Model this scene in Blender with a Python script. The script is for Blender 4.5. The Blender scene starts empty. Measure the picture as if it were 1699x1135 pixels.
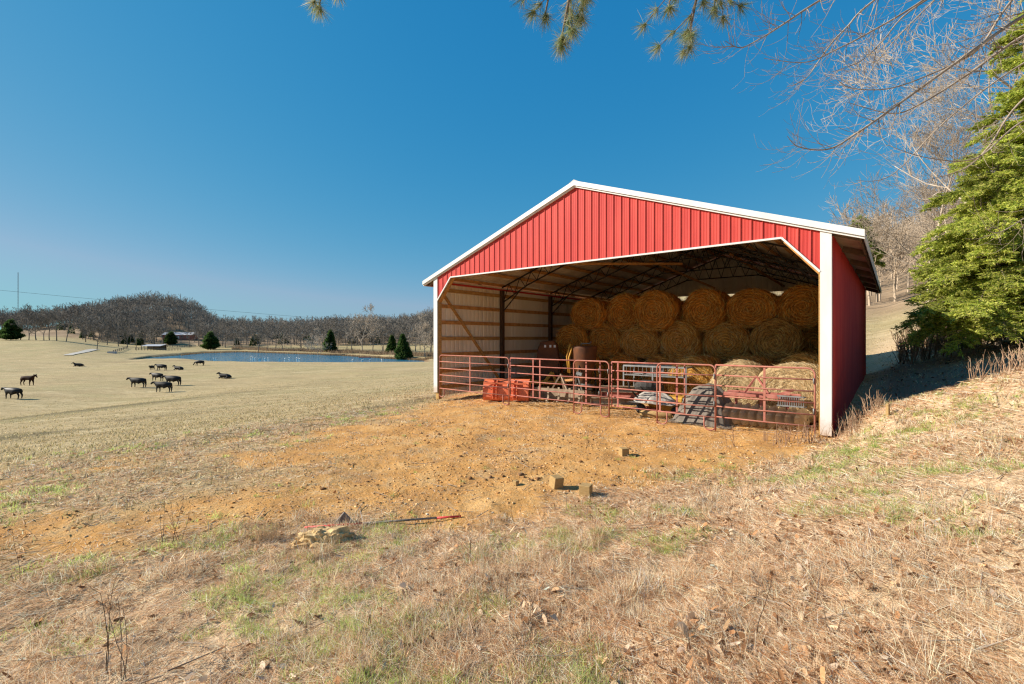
import bpy, bmesh, math, random
import numpy as np
from mathutils import Vector, Matrix
random.seed(7)
RNG = np.random.default_rng(7)
C = bpy.context.scene.collection
PI = math.pi
F = 775.0; CAMZ = 2.03; HY = 560.0; CX = 849.5          # camera in photograph pixels
Lc = np.array([-2.86, 17.38]); U = np.array([.7736, -.6341]); Vv = np.array([.6341, .7736])
Rc = Lc + U*12.19
BW, BD = 12.19, 14.9                                      # barn width, depth
BROT = math.atan2(-.6341, .7736)
SUN_EL, SUN_AZ = math.radians(30), math.atan2(-1, .0)    # azimuth from +Y towards +X

# ------------------------------------------------------------------ noise and terrain
def _hash(ix, iy, s):
    h = (ix.astype(np.int64)*374761393 + iy.astype(np.int64)*668265263 + s*1274126177) & 0xffffffff
    h = ((h ^ (h >> 13))*1274126177) & 0xffffffff
    return ((h ^ (h >> 16)) & 0xffff)/65535.0
def vnoise(x, y, s=0):
    x = np.asarray(x, float); y = np.asarray(y, float)
    ix = np.floor(x); iy = np.floor(y); fx = x-ix; fy = y-iy
    fx = fx*fx*(3-2*fx); fy = fy*fy*(3-2*fy)
    a = _hash(ix, iy, s); b = _hash(ix+1, iy, s); c = _hash(ix, iy+1, s); d = _hash(ix+1, iy+1, s)
    return (a*(1-fx)+b*fx)*(1-fy)+(c*(1-fx)+d*fx)*fy
def fbm(x, y, s=0, o=4):
    t = 0; a = .5; f = 1
    for i in range(o): t = t+a*vnoise(x*f, y*f, s+i*17); a *= .5; f *= 2.03
    return t/(1-.5**o)
def ss(a, b, x):
    t = np.clip((x-a)/(b-a), 0, 1); return t*t*(3-2*t)
def coords(x, y):
    rx = x-Rc[0]; ry = y-Rc[1]
    w = rx*U[0]+ry*U[1]; t = rx*Vv[0]+ry*Vv[1]            # across from the right wall, along it
    a = (x+8.0)*-.873+(y-7.3)*.488                        # out over the left edge of the pad
    n = (x+2.1)*.45-(y-4.67)*.89                          # towards the camera from the dirt edge
    return w, t, a, n
POND_Z = -7.6
SH_Q = (np.array([120, 200, 250, 300, 340, 400, 480, 560, 640, 700, 745, 800])-CX)/F
SH_F = np.array([150, 170, 222, 250, 288, 306, 278, 250, 214, 196, 180, 165.])
SH_N = np.array([172, 172, 205, 200, 185, 172, 160, 160, 160, 160, 162, 166.])
HQ = (np.array([-900, -300, 0, 60, 120, 190, 250, 300, 340, 370, 430, 470, 520, 580, 640, 690, 722, 800, 900, 1300])-CX)/F
HYP = np.array([535, 545, 549, 546, 536, 524, 514, 520, 538, 555, 558, 560, 561, 558, 556, 549, 541, 528, 515, 500.])
def H(x, y):
    x = np.asarray(x, float); y = np.asarray(y, float)
    w, t, a, n = coords(x, y)
    z = -.16+.35*ss(-.3, 3.2, n)*ss(18, 4, np.hypot(x, y))
    sp = .5*np.log1p(np.exp(np.clip(w/.5, -30, 30)))
    bank = np.where(sp < 6, .30*sp, 1.8+.13*(sp-6))
    z = z+np.minimum(bank, 9)
    z = z+(.44+.10*np.clip(w, 0, 5))*np.exp(-((t-.1)/1.15)**2)*ss(.1, 1.0, w)*ss(16, 10, w)-.22*np.exp(-((t-3.8)/2.0)**2)*ss(.4, 2.0, w)*ss(14, 8, w)
    sR = ss(-2, 1.5, w+.5*np.maximum(t-16, 0))
    tt = np.maximum(t-15, 0)
    z = z+sR*(.045*np.clip(t, 0, 15)+np.minimum(.08*tt+.0004*tt*tt, 40))
    ap = np.log1p(np.exp(np.clip((a-1.0)/2.0, -30, 30)))*2.0
    ap = np.where(a > 50, a-1, ap)
    z = z-5.0*(1-np.exp(-ap/33.))*(1-sR*ss(0, 10, t))
    z = z-1.1*np.exp(-((a-52)/16)**2)*ss(-20, -45, x)*ss(90, 45, y)
    yy = np.maximum(y, 20); q = x/yy
    # far country
    fw = ss(128, 165, y)*(1-ss(.1, .5, q))
    nf = np.interp(q, SH_Q, SH_N); ff = np.interp(q, SH_Q, SH_F)
    beyond = -6.7+np.maximum(y-ff, 0)*.012+np.maximum(y-330, 0)*.05
    left = ss(-.80, -1.0, q)
    beyond = beyond+left*(ss(150, 300, y)*5.5)
    far = beyond
    z = z*(1-fw)+far*fw
    inp = ss(-7, 5, y-nf)*ss(6, -5, y-ff)*ss(-.83, -.78, q)*ss(-.17, -.21, q)
    z = z*(1-inp)+(-9.3)*inp
    rz = 2.03+(HY-np.interp(q, HQ, HYP))/F*np.where((q > -.66) & (q < -.38), 760., 520.)
    rZ = np.where((q > -.66) & (q < -.38), 760., 520.)
    hw = ss(345, 1, 0)*0+ss(350, 1.0*rZ, y)*(1-ss(.2, .6, q))
    z = z*(1-hw)+rz*hw
    # small relief
    rr = np.hypot(x, y)
    z = z+(fbm(x*.9, y*.9, 3)-.5)*.10*ss(60, 20, rr)*ss(1.2, 3.0, rr)+(fbm(x*.05, y*.05, 9)-.5)*1.0*ss(25, 90, rr)
    z = z+(fbm(x*3.5, y*3.5, 5, 3)-.5)*(.045+.075*np.maximum(ss(-1.5, 1, n), ss(-.5, 1, w)))*ss(30, 12, rr)
    return z
def Hs(x, y): return float(H(np.array([x]), np.array([y]))[0])
def bw(u, v, z=0):                                        # barn coordinates -> world
    p = Lc+U*u+Vv*v; return Vector((p[0], p[1], z))
def pw(px, py, Z):                                        # photograph pixel at depth Z
    return Vector(((px-CX)/F*Z, Z, CAMZ+(HY-py)/F*Z))
def on_ground(px, py, zmin=3, zmax=700):
    zs = np.exp(np.linspace(math.log(zmin), math.log(zmax), 3000))
    x = (px-CX)/F*zs; g = H(x, zs); ray = CAMZ+(HY-py)/F*zs
    i = np.argmax(ray < g)
    return Vector((x[i], zs[i], g[i]))

# ------------------------------------------------------------------ objects
def tag(o, label=None, cat=None, group=None, kind=None):
    if label: o['label'] = label
    if cat: o['category'] = cat
    if group: o['group'] = group
    if kind: o['kind'] = kind
    return o
def empty(name, loc, rz=0, label=None, cat=None, group=None):
    o = bpy.data.objects.new(name, None); C.objects.link(o)
    o.location = loc; o.rotation_euler = (0, 0, rz); o.empty_display_size = .2
    return tag(o, label, cat, group)
def np_mesh(V, Fc, mat, col=None, smooth=False):
    me = bpy.data.meshes.new('m'); V = np.ascontiguousarray(V, np.float32).reshape(-1, 3); Fc = np.ascontiguousarray(Fc, np.int32)
    nf, k = Fc.shape
    me.vertices.add(len(V)); me.vertices.foreach_set('co', V.ravel())
    me.loops.add(nf*k); me.loops.foreach_set('vertex_index', Fc.ravel())
    me.polygons.add(nf); me.polygons.foreach_set('loop_start', np.arange(nf, dtype=np.int32)*k)
    if smooth: me.polygons.foreach_set('use_smooth', np.ones(nf, bool))
    if col is not None:
        at = me.color_attributes.new('Col', 'FLOAT_COLOR', 'POINT')
        c4 = np.ones((len(V), 4), np.float32); c4[:, :3] = col; at.data.foreach_set('color', c4.ravel())
    me.update(calc_edges=True); me.validate()
    if mat: me.materials.append(mat)
    return me
def link(name, me, parent=None, loc=(0, 0, 0), rz=0):
    o = bpy.data.objects.new(name, me); C.objects.link(o); o.parent = parent; o.location = loc; o.rotation_euler = (0, 0, rz)
    me.name = name
    return o
def copy_tree(o, parent=None):
    c = o.copy(); C.objects.link(c); c.parent = parent
    for ch in list(o.children): copy_tree(ch, c)
    return c
class MB:
    def __init__(s): s.v = []; s.f = []
    def add(s, vs, fs):
        b = len(s.v); s.v += [tuple(v) for v in vs]; s.f += [tuple(i+b for i in f) for f in fs]; return s
    def box(s, x0, y0, z0, x1, y1, z1):
        return s.add([(x0,y0,z0),(x1,y0,z0),(x1,y1,z0),(x0,y1,z0),(x0,y0,z1),(x1,y0,z1),(x1,y1,z1),(x0,y1,z1)],
                     [(3,2,1,0),(4,5,6,7),(0,1,5,4),(1,2,6,5),(2,3,7,6),(3,0,4,7)])
    def bar(s, a, b, w, h, up=(0, 0, 1)):                 # rectangular bar between two points
        a = Vector(a); b = Vector(b); d = (b-a).normalized(); up = Vector(up)
        if abs(d.dot(up)) > .98: up = Vector((1, 0, 0))
        sx = d.cross(up).normalized()*w/2; uz = sx.cross(d).normalized()*h/2
        vs = [p+i*sx+j*uz for p in (a, b) for i, j in ((-1,-1),(1,-1),(1,1),(-1,1))]
        return s.add(vs, [(0,1,2,3),(7,6,5,4),(0,4,5,1),(1,5,6,2),(2,6,7,3),(3,7,4,0)])
    def tube(s, pts, r, n=8, cap=True):
        pts = [Vector(p) for p in pts]; m = len(pts)
        rs = r if isinstance(r, (list, tuple)) else [r]*m
        ref = None; rings = []
        for i, p in enumerate(pts):
            d = (pts[min(i+1, m-1)]-pts[max(i-1, 0)]).normalized()
            if ref is None: ref = d.orthogonal().normalized()
            ref = (ref-d*ref.dot(d))
            if ref.length < 1e-5: ref = d.orthogonal()
            ref.normalize(); b = d.cross(ref)
            rings.append([p+(ref*math.cos(2*PI*k/n)+b*math.sin(2*PI*k/n))*rs[i] for k in range(n)])
        vs = [v for g in rings for v in g]; fs = []
        for i in range(m-1):
            for k in range(n): fs.append((i*n+k, i*n+(k+1) % n, (i+1)*n+(k+1) % n, (i+1)*n+k))
        if cap: fs += [tuple(range(n-1, -1, -1)), tuple((m-1)*n+k for k in range(n))]
        return s.add(vs, fs)
    def prism(s, poly, y0, y1):                           # polygon in XZ, extruded in Y
        n = len(poly); vs = [(x, y0, z) for x, z in poly]+[(x, y1, z) for x, z in poly]
        return s.add(vs, [tuple(range(n)), tuple(range(2*n-1, n-1, -1))]+[(i, n+i, n+(i+1) % n, (i+1) % n) for i in range(n)])
    def lathe(s, prof, n=24, ax='y', o=(0, 0, 0)):        # prof = (pos, radius)
        vs = []
        for p, r in prof:
            for k in range(n):
                c, t = math.cos(2*PI*k/n)*r, math.sin(2*PI*k/n)*r
                v = {'y': (c, p, t), 'x': (p, c, t), 'z': (c, t, p)}[ax]
                vs.append((v[0]+o[0], v[1]+o[1], v[2]+o[2]))
        m = len(prof); fs = [(i*n+k, i*n+(k+1) % n, (i+1)*n+(k+1) % n, (i+1)*n+k) for i in range(m-1) for k in range(n)]
        fs += [tuple(range(n-1, -1, -1)), tuple((m-1)*n+k for k in range(n))]
        return s.add(vs, fs)
    def build(s, name, mat, parent=None, smooth=False, bevel=0, loc=(0, 0, 0), rz=0):
        me = bpy.data.meshes.new(name); me.from_pydata(s.v, [], s.f)
        bm = bmesh.new(); bm.from_mesh(me); bmesh.ops.recalc_face_normals(bm, faces=bm.faces)
        if bevel: bmesh.ops.bevel(bm, geom=bm.edges[:], offset=bevel, segments=1, affect='EDGES')
        bm.to_mesh(me); bm.free()
        if smooth:
            for p in me.polygons: p.use_smooth = True
        me.materials.append(mat)
        return link(name, me, parent, loc, rz)

# ------------------------------------------------------------------ materials
def new_mat(name):
    m = bpy.data.materials.new(name); m.use_nodes = True
    nt = m.node_tree; b = nt.nodes['Principled BSDF']; b.inputs['Specular IOR Level'].default_value = .25
    return m, nt, b
def nd(nt, t, **k):
    n = nt.nodes.new(t)
    for a, v in k.items(): setattr(n, a, v)
    return n
def ramp(nt, src, stops):
    r = nd(nt, 'ShaderNodeValToRGB'); nt.links.new(src, r.inputs[0])
    el = r.color_ramp.elements
    while len(el) < len(stops): el.new(.5)
    for e, (p, c) in zip(el, stops): e.position = p; e.color = (*c, 1) if len(c) == 3 else c
    return r.outputs[0]
def noise(nt, vec, scale, detail=4, rough=.55, dist=0):
    n = nd(nt, 'ShaderNodeTexNoise'); n.inputs['Scale'].default_value = scale; n.inputs['Detail'].default_value = detail
    n.inputs['Roughness'].default_value = rough; n.inputs['Distortion'].default_value = dist
    nt.links.new(vec, n.inputs['Vector']); return n.outputs['Fac']
def mapping(nt, vec, sc, rot=(0, 0, 0)):
    m = nd(nt, 'ShaderNodeMapping'); m.inputs['Scale'].default_value = sc; m.inputs['Rotation'].default_value = rot
    nt.links.new(vec, m.inputs['Vector']); return m.outputs[0]
def mix(nt, fac, a, b, mode='MIX'):
    m = nd(nt, 'ShaderNodeMix', data_type='RGBA', blend_type=mode)
    for i, v in ((0, fac), (6, a), (7, b)):
        if hasattr(v, 'links'): nt.links.new(v, m.inputs[i])
        else: m.inputs[i].default_value = (*v, 1) if isinstance(v, tuple) else v
    return m.outputs[2]
def math_(nt, op, a, b=None):
    m = nd(nt, 'ShaderNodeMath', operation=op)
    for i, v in enumerate((a, b)):
        if v is None: continue
        if hasattr(v, 'links'): nt.links.new(v, m.inputs[i])
        else: m.inputs[i].default_value = v
    return m.outputs[0]
def bump(nt, b, h, strength=.5, dist=.02):
    n = nd(nt, 'ShaderNodeBump'); n.inputs['Strength'].default_value = strength; n.inputs['Distance'].default_value = dist
    nt.links.new(h, n.inputs['Height']); nt.links.new(n.outputs[0], b.inputs['Normal'])
def simple(name, c1, c2=None, scale=6, rough=.6, metal=0, stretch=(1, 1, 1), bmp=0, spec=.25, lo=.35, hi=.65, bdist=.01):
    m, nt, b = new_mat(name); c2 = c2 or c1
    tc = nd(nt, 'ShaderNodeTexCoord').outputs['Object']; v = mapping(nt, tc, stretch)
    f = noise(nt, v, scale, 6, .6); col = ramp(nt, f, [(lo, c1), (hi, c2)])
    nt.links.new(col, b.inputs['Base Color']); b.inputs['Roughness'].default_value = rough; b.inputs['Metallic'].default_value = metal
    b.inputs['Specular IOR Level'].default_value = spec
    if bmp: bump(nt, b, f, bmp, bdist)
    return m
def colmat(name, rough=.95, trans=0, spec=0.0):
    m, nt, b = new_mat(name); a = nd(nt, 'ShaderNodeAttribute', attribute_name='Col')
    nt.links.new(a.outputs['Color'], b.inputs['Base Color']); b.inputs['Roughness'].default_value = rough
    b.inputs['Specular IOR Level'].default_value = spec
    if trans:
        t = nd(nt, 'ShaderNodeBsdfTranslucent'); nt.links.new(a.outputs['Color'], t.inputs[0])
        mx = nd(nt, 'ShaderNodeMixShader'); mx.inputs[0].default_value = trans
        nt.links.new(b.outputs[0], mx.inputs[1]); nt.links.new(t.outputs[0], mx.inputs[2])
        nt.links.new(mx.outputs[0], nt.nodes['Material Output'].inputs[0])
    return m
M = {}
M['red'] = simple('red_metal', (.44, .040, .034), (.52, .06, .045), 1.3, .6, 0, (2, 2, .35), 0, .2)
M['white'] = simple('white_metal', (.68, .68, .66), (.60, .59, .56), 2.5, .4, 0, (1, 1, .3), 0, .4)
M['liner'] = simple('liner_metal', (.82, .74, .58), (.70, .61, .45), 1.2, .45, 0, (1, 1, .3), 0, .4)
M['galv'] = simple('galvanised_metal', (.68, .58, .46), (.54, .45, .34), 1.5, .5, 0, (1, 1, 1))
M['wood'] = simple('framing_wood', (.56, .29, .095), (.36, .17, .05), 5, .75, 0, (1, 1, 1), .2)
M['woody'] = simple('yellow_wood', (.50, .30, .10), (.33, .18, .06), 5, .75, 0, (1, 1, 4), .2)
M['post'] = simple('dark_post_wood', (.10, .055, .03), (.05, .03, .02), 6, .8, 0, (4, 4, 1), .3)
M['steel'] = simple('black_steel', (.015, .014, .014), (.03, .025, .02), 8, .5, 0)
M['gate'] = simple('faded_red_paint', (.34, .115, .08), (.42, .18, .13), 5, .7, 0)
M['gate2'] = simple('worn_red_paint', (.30, .08, .06), (.42, .17, .13), 7, .7, 0)
M['orange'] = simple('orange_paint', (.78, .21, .10), (.66, .15, .06), 3, .45, 0, (1, 1, 1), 0, .4)
M['rust'] = simple('rusty_orange', (.16, .055, .018), (.085, .035, .018), 4, .7, 0)
M['yellow'] = simple('yellow_paint', (.60, .33, .05), (.45, .22, .04), 5, .6, 0)
M['grey'] = simple('grey_metal', (.30, .30, .30), (.20, .20, .19), 6, .5, .3)
M['tanmetal'] = simple('dusty_metal', (.38, .29, .20), (.22, .15, .10), 5, .8, 0, (1, 1, 1), .3)
M['discm'] = simple('worn_disc_steel', (.46, .37, .26), (.30, .22, .15), 6, .6)
M['tarp'] = simple('grey_tarp', (.12, .098, .08), (.20, .165, .13), 5, .7, 0, (1, 1, 1), .4)
M['plastic'] = simple('crumpled_plastic', (.42, .38, .34), (.25, .22, .19), 7, .5, 0, (1, 1, 1), .5)
M['rubber'] = simple('tyre_rubber', (.03, .03, .03), (.06, .055, .05), 12, .8, 0, (1, 1, 1), .5)
M['block'] = simple('cut_timber', (.42, .28, .12), (.32, .20, .08), 14, .85, 0, (1, 1, 3), .2)
M['cow'] = simple('black_hide', (.009, .008, .007), (.018, .014, .012), 4, .55, 0, spec=.22)
M['horse'] = simple('dark_bay_hide', (.022, .010, .007), (.05, .02, .012), 3, .75, 0, spec=.08)
M['rock'] = simple('sandstone', (.66, .46, .22), (.40, .25, .11), 5, .9, 0, (1, 1, 2), .8, bdist=.03)
M['slate'] = simple('grey_slate', (.16, .13, .11), (.28, .24, .20), 9, .8, 0, (1, 1, 1), .5)
M['bark'] = simple('grey_brown_bark', (.20, .155, .115), (.12, .09, .065), 6, .9, 0, (1, 1, .4), .5)
M['barkfar'] = simple('far_bark', (.13, .112, .092), (.22, .19, .16), .25, .95, 0)
M['barkpale'] = simple('pale_sycamore_bark', (.56, .47, .37), (.28, .21, .15), 1.2, .85, 0, (1, 1, .6))
M['twig'] = simple('pale_twig', (.42, .34, .26), (.20, .15, .11), 5, .85, 0)
M['col'] = colmat('dry_stems', .95, .38)
M['leafc'] = colmat('dry_leaves', .95, .2)
M['greenc'] = colmat('green_needles', .8, .55, .0)
M['clod'] = colmat('soil_clods', .95)
M['strip'] = simple('painted_board', (.62, .05, .05), (.55, .06, .05), 5, .5)
M['house'] = simple('house_siding', (.35, .12, .09), (.40, .16, .12), 3, .8)
M['roofg'] = simple('pale_roof', (.45, .45, .46), (.38, .38, .40), 1, .6)
M['goose'] = simple('white_feathers', (.75, .74, .70), (.65, .62, .58), 6, .8)
def trim_mat():
    m = M['white']; nt = m.node_tree; b = nt.nodes['Principled BSDF']; src = b.inputs['Base Color'].links[0].from_socket
    tc = nd(nt, 'ShaderNodeTexCoord').outputs['Object']; sep = nd(nt, 'ShaderNodeSeparateXYZ'); nt.links.new(tc, sep.inputs[0])
    h = math_(nt, 'ADD', sep.outputs[2], math_(nt, 'MULTIPLY', noise(nt, tc, 9, 6, .7), .55))
    f = ramp(nt, h, [(.22, (.75, .75, .75)), (.62, (0, 0, 0))])
    nt.links.new(mix(nt, f, src, (.42, .24, .12)), b.inputs['Base Color'])
trim_mat()
def hay(name, c1, c2, c3):
    m, nt, b = new_mat(name); tc = nd(nt, 'ShaderNodeTexCoord').outputs['Object']
    f1 = noise(nt, mapping(nt, tc, (6, 60, 6)), 3, 6, .7); f2 = noise(nt, tc, 3, 5, .6)
    sep = nd(nt, 'ShaderNodeSeparateXYZ'); nt.links.new(tc, sep.inputs[0])
    r = math_(nt, 'SQRT', math_(nt, 'ADD', math_(nt, 'MULTIPLY', sep.outputs[0], sep.outputs[0]), math_(nt, 'MULTIPLY', sep.outputs[2], sep.outputs[2])))
    rg = math_(nt, 'SINE', math_(nt, 'ADD', math_(nt, 'MULTIPLY', r, 62), math_(nt, 'MULTIPLY', f2, 12)))
    c = ramp(nt, f1, [(.3, c1), (.5, c2), (.72, c3)])
    c = mix(nt, math_(nt, 'MULTIPLY', math_(nt, 'ADD', rg, 1), .30), c, tuple(x*.45 for x in c1))
    c = mix(nt, math_(nt, 'MULTIPLY', f2, .4), c, c1)
    nt.links.new(c, b.inputs['Base Color']); b.inputs['Roughness'].default_value = .9; b.inputs['Specular IOR Level'].default_value = .1
    bump(nt, b, math_(nt, 'ADD', f1, math_(nt, 'MULTIPLY', rg, .12)), .9, .03); return m
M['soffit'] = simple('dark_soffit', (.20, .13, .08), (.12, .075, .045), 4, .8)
M['hay'] = hay('brown_hay', (.22, .085, .014), (.60, .29, .06), (.82, .50, .15))
M['hay0'] = hay('orange_hay', (.26, .085, .012), (.82, .34, .05), (.95, .56, .15))
M['hay1'] = hay('golden_hay', (.28, .11, .018), (.80, .40, .08), (.95, .64, .20))
M['hay2'] = hay('olive_hay', (.22, .10, .02), (.68, .38, .10), (.85, .58, .24))
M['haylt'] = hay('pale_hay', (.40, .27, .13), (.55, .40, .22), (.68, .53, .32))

# ------------------------------------------------------------------ ground sheet
def dirt_mask(x, y):
    w, t, a, n = coords(x, y)
    e = (fbm(x*.55, y*.55, 31)-.5)
    d = ss(.5, -1.0, n+e*3.2+.9*ss(0, -3, x))*ss(2.6, -.8, a+e*4.5)*ss(.8, -.8, w+e*1.5)
    d = d*ss(16, 14.5, t)
    d = d*(1-.85*ss(-1.8, -5.2, x)*ss(.32, .54, fbm(x*.7, y*1.2, 88)))
    return d
def ground():
    ang = np.concatenate([np.radians(np.linspace(-57, 57, 620)), np.radians(np.linspace(57, 303, 90)[1:-1])])
    rad = np.concatenate([[.02], np.exp(np.linspace(math.log(.8), math.log(2600), 560))])
    A, R = np.meshgrid(ang, rad); X = np.sin(A)*R; Y = np.cos(A)*R; Z = H(X, Y)
    Z = Z-ss(1200, 2600, R)*20
    na, nr = len(ang), len(rad)
    V = np.stack([X, Y, Z], -1).reshape(-1, 3)
    i = np.arange(nr-1)[:, None]*na; j = np.arange(na)[None, :]; j2 = (j+1) % na
    Fc = np.stack([i+j, i+j2, i+na+j2, i+na+j], -1).reshape(-1, 4)[:, ::-1]
    x, y = V[:, 0], V[:, 1]; w, t, a, n = coords(x, y); r = np.hypot(x, y); q = x/np.maximum(y, 20)
    d = dirt_mask(x, y)
    grassy = np.maximum(ss(-1.5, .8, n), ss(-.8, .8, w))*ss(55, 25, r)         # litter-covered bank
    wood = np.maximum(np.maximum(ss(345, 375, y)*(q < .5), .9*ss(.2, 1.2, w)*ss(.9, 2.0, t)*ss(17, 13, t)), ss(.55, .62, q)*ss(38, 60, t)*ss(.7, 1.4, r/60))  # woods floor, plus the barn's cast shade painted dark on the right
    e = fbm(x*.02, y*.06, 71)
    green = ss(.45, .75, fbm(x*.12, y*.25, 41))*.6*ss(10, 40, r)+ss(170, 260, y)*.35
    drain_shade = np.exp(-((a-(17+6*(fbm(x*.03, y*.03, 8)-.5)))/3.4)**2)*ss(-14, -22, x)*.9+np.exp(-((a-(38+10*(fbm(x*.03, y*.03, 18)-.5)))/5.)**2)*ss(-20, -34, x)*.8  # dark drain lines, widened to paint the broad shade across the left field
    drain_shade = np.maximum(drain_shade, .75*np.exp(-((a-1.2-1.2*(fbm(x*.3, y*.3, 12)-.5))/.9)**2)*ss(-1.5, -4, n))
    drain_shade = drain_shade*ss(.28, .52, fbm(x*.15, y*.4, 77))
    shore = ss(-9.2, -7.7, V[:, 2])*ss(-6.5, -7.2, V[:, 2])*(y > 140)*(y < 340)
    me = np_mesh(V, Fc, None, smooth=True)
    me.materials.append(ground_mat())
    for nm, arr in (('dirt', d), ('grassy', grassy), ('wood', wood), ('green', green), ('drain_shade', drain_shade), ('shore', shore)):
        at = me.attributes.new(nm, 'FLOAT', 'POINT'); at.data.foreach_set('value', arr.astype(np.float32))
    return tag(link('ground', me), 'straw coloured pasture with bare orange clay pad and leaf strewn bank', 'ground', kind='structure')
def ground_mat():
    m, nt, b = new_mat('ground'); P = nd(nt, 'ShaderNodeNewGeometry').outputs['Position']
    at = lambda s: nd(nt, 'ShaderNodeAttribute', attribute_name=s).outputs['Fac']
    nl = noise(nt, mapping(nt, P, (.05, .16, .1)), 1, 5, .6); nm_ = noise(nt, P, 1.1, 6, .65); nf = noise(nt, P, 14, 6, .7); nff = noise(nt, P, 70, 4, .7)
    ny = noise(nt, mapping(nt, P, (.55, 1.8, 1)), 1.4, 7, .72)
    fld = ramp(nt, ny, [(.32, (.28, .21, .10)), (.5, (.46, .355, .19)), (.68, (.58, .465, .27))])
    ny2 = noise(nt, mapping(nt, P, (.10, .42, .3)), 1.2, 6, .7)
    fld = mix(nt, ramp(nt, ny2, [(.42, (0, 0, 0)), (.66, (.85, .85, .85))]), fld, (.30, .235, .12))
    fld = mix(nt, ramp(nt, ny2, [(.30, (.6, .6, .6)), (.46, (0, 0, 0))]), fld, (.60, .49, .30))
    fld = mix(nt, ramp(nt, nl, [(.35, (0, 0, 0)), (.65, (.55, .55, .55))]), fld, (.42, .30, .16))
    fld = mix(nt, math_(nt, 'MULTIPLY', at('green'), math_(nt, 'MULTIPLY', ny, 1.0)), fld, (.30, .27, .12))
    fld = mix(nt, math_(nt, 'MULTIPLY', at('drain_shade'), 1.0), fld, (.13, .105, .055))
    lit = ramp(nt, nf, [(.34, (.30, .18, .095)), (.48, (.62, .43, .26)), (.64, (.78, .60, .40))])
    lit = mix(nt, ramp(nt, nm_, [(.48, (0, 0, 0)), (.68, (.22, .22, .22))]), lit, (.38, .34, .15))
    g1 = mix(nt, at('grassy'), fld, lit)
    cl = ramp(nt, nm_, [(.32, (.44, .23, .085)), (.5, (.61, .31, .095)), (.68, (.70, .42, .17))])
    cl = mix(nt, ramp(nt, nf, [(.50, (0, 0, 0)), (.72, (.65, .65, .65))]), cl, (.55, .41, .24))
    vo = nd(nt, 'ShaderNodeTexVoronoi'); vo.inputs['Scale'].default_value = 16; nt.links.new(P, vo.inputs['Vector'])
    cl = mix(nt, ramp(nt, vo.outputs['Distance'], [(.10, (.55, .55, .55)), (.28, (0, 0, 0))]), cl, (.30, .15, .06))
    ng = noise(nt, P, .9, 5, .7, .5)
    cl = mix(nt, ramp(nt, ng, [(.55, (0, 0, 0)), (.72, (.75, .75, .75))]), cl, (.44, .34, .20))
    c = mix(nt, at('dirt'), g1, cl)
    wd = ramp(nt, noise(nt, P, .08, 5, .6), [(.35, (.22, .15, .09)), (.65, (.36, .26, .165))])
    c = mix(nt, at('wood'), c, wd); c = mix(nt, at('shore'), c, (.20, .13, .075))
    nt.links.new(c, b.inputs['Base Color']); b.inputs['Roughness'].default_value = .95; b.inputs['Specular IOR Level'].default_value = .08
    hsum = math_(nt, 'ADD', math_(nt, 'MULTIPLY', nm_, 1.2), math_(nt, 'ADD', math_(nt, 'MULTIPLY', nf, .55), math_(nt, 'MULTIPLY', nff, .18)))
    bump(nt, b, hsum, .9, .09); return m
ground()
# pond
def pond():
    qs = np.linspace(SH_Q[0]-.02, SH_Q[-1]+.02, 60); n = len(qs)
    yn = np.full(n, 150.); yf = np.interp(qs, SH_Q, SH_F)+8
    V = np.concatenate([np.stack([qs*yn, yn, np.full(n, POND_Z)], 1), np.stack([qs*yf, yf, np.full(n, POND_Z)], 1)])
    Fc = np.array([[i, i+1, n+i+1, n+i] for i in range(n-1)])
    m, nt, b = new_mat('pond_water'); P = nd(nt, 'ShaderNodeNewGeometry').outputs['Position']
    b.inputs['Base Color'].default_value = (.045, .20, .31, 1); b.inputs['Roughness'].default_value = .06; b.inputs['Specular IOR Level'].default_value = .6
    b.inputs['IOR'].default_value = 1.33
    bump(nt, b, noise(nt, mapping(nt, P, (.5, 1.6, 1)), 1.2, 4, .6), .9, .35)
    tag(link('pond', np_mesh(V, Fc, m)), 'long blue farm pond beyond the pasture', 'water', kind='structure')
pond()
# farm track on the far slope
def ribbon(pts, wd, lift=.05):
    P = []
    pts = [Vector(p) for p in pts]; fine = []
    for a, b in zip(pts[:-1], pts[1:]):
        for k in range(12): fine.append(a.lerp(b, k/12))
    fine.append(pts[-1])
    for i, p in enumerate(fine):
        d = (fine[min(i+1, len(fine)-1)]-fine[max(i-1, 0)]); d.z = 0; d.normalize(); s = Vector((d.y, -d.x, 0))*wd/2
        for q in (p-s, p+s): P.append((q.x, q.y, Hs(q.x, q.y)+lift))
    return np.array(P), np.array([[2*i, 2*i+1, 2*i+3, 2*i+2] for i in range(len(fine)-1)])
V_, F_ = ribbon([on_ground(112, 590, 140), on_ground(140, 584, 160), on_ground(160, 580, 200)], 3, .2)
M['gravel'] = simple('pale_gravel', (.42, .38, .32), (.50, .46, .40), .6, .95)
tag(link('farm_track', np_mesh(V_, F_, M['gravel'])), 'pale gravel farm track crossing the far pasture', 'track', kind='structure')

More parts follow.
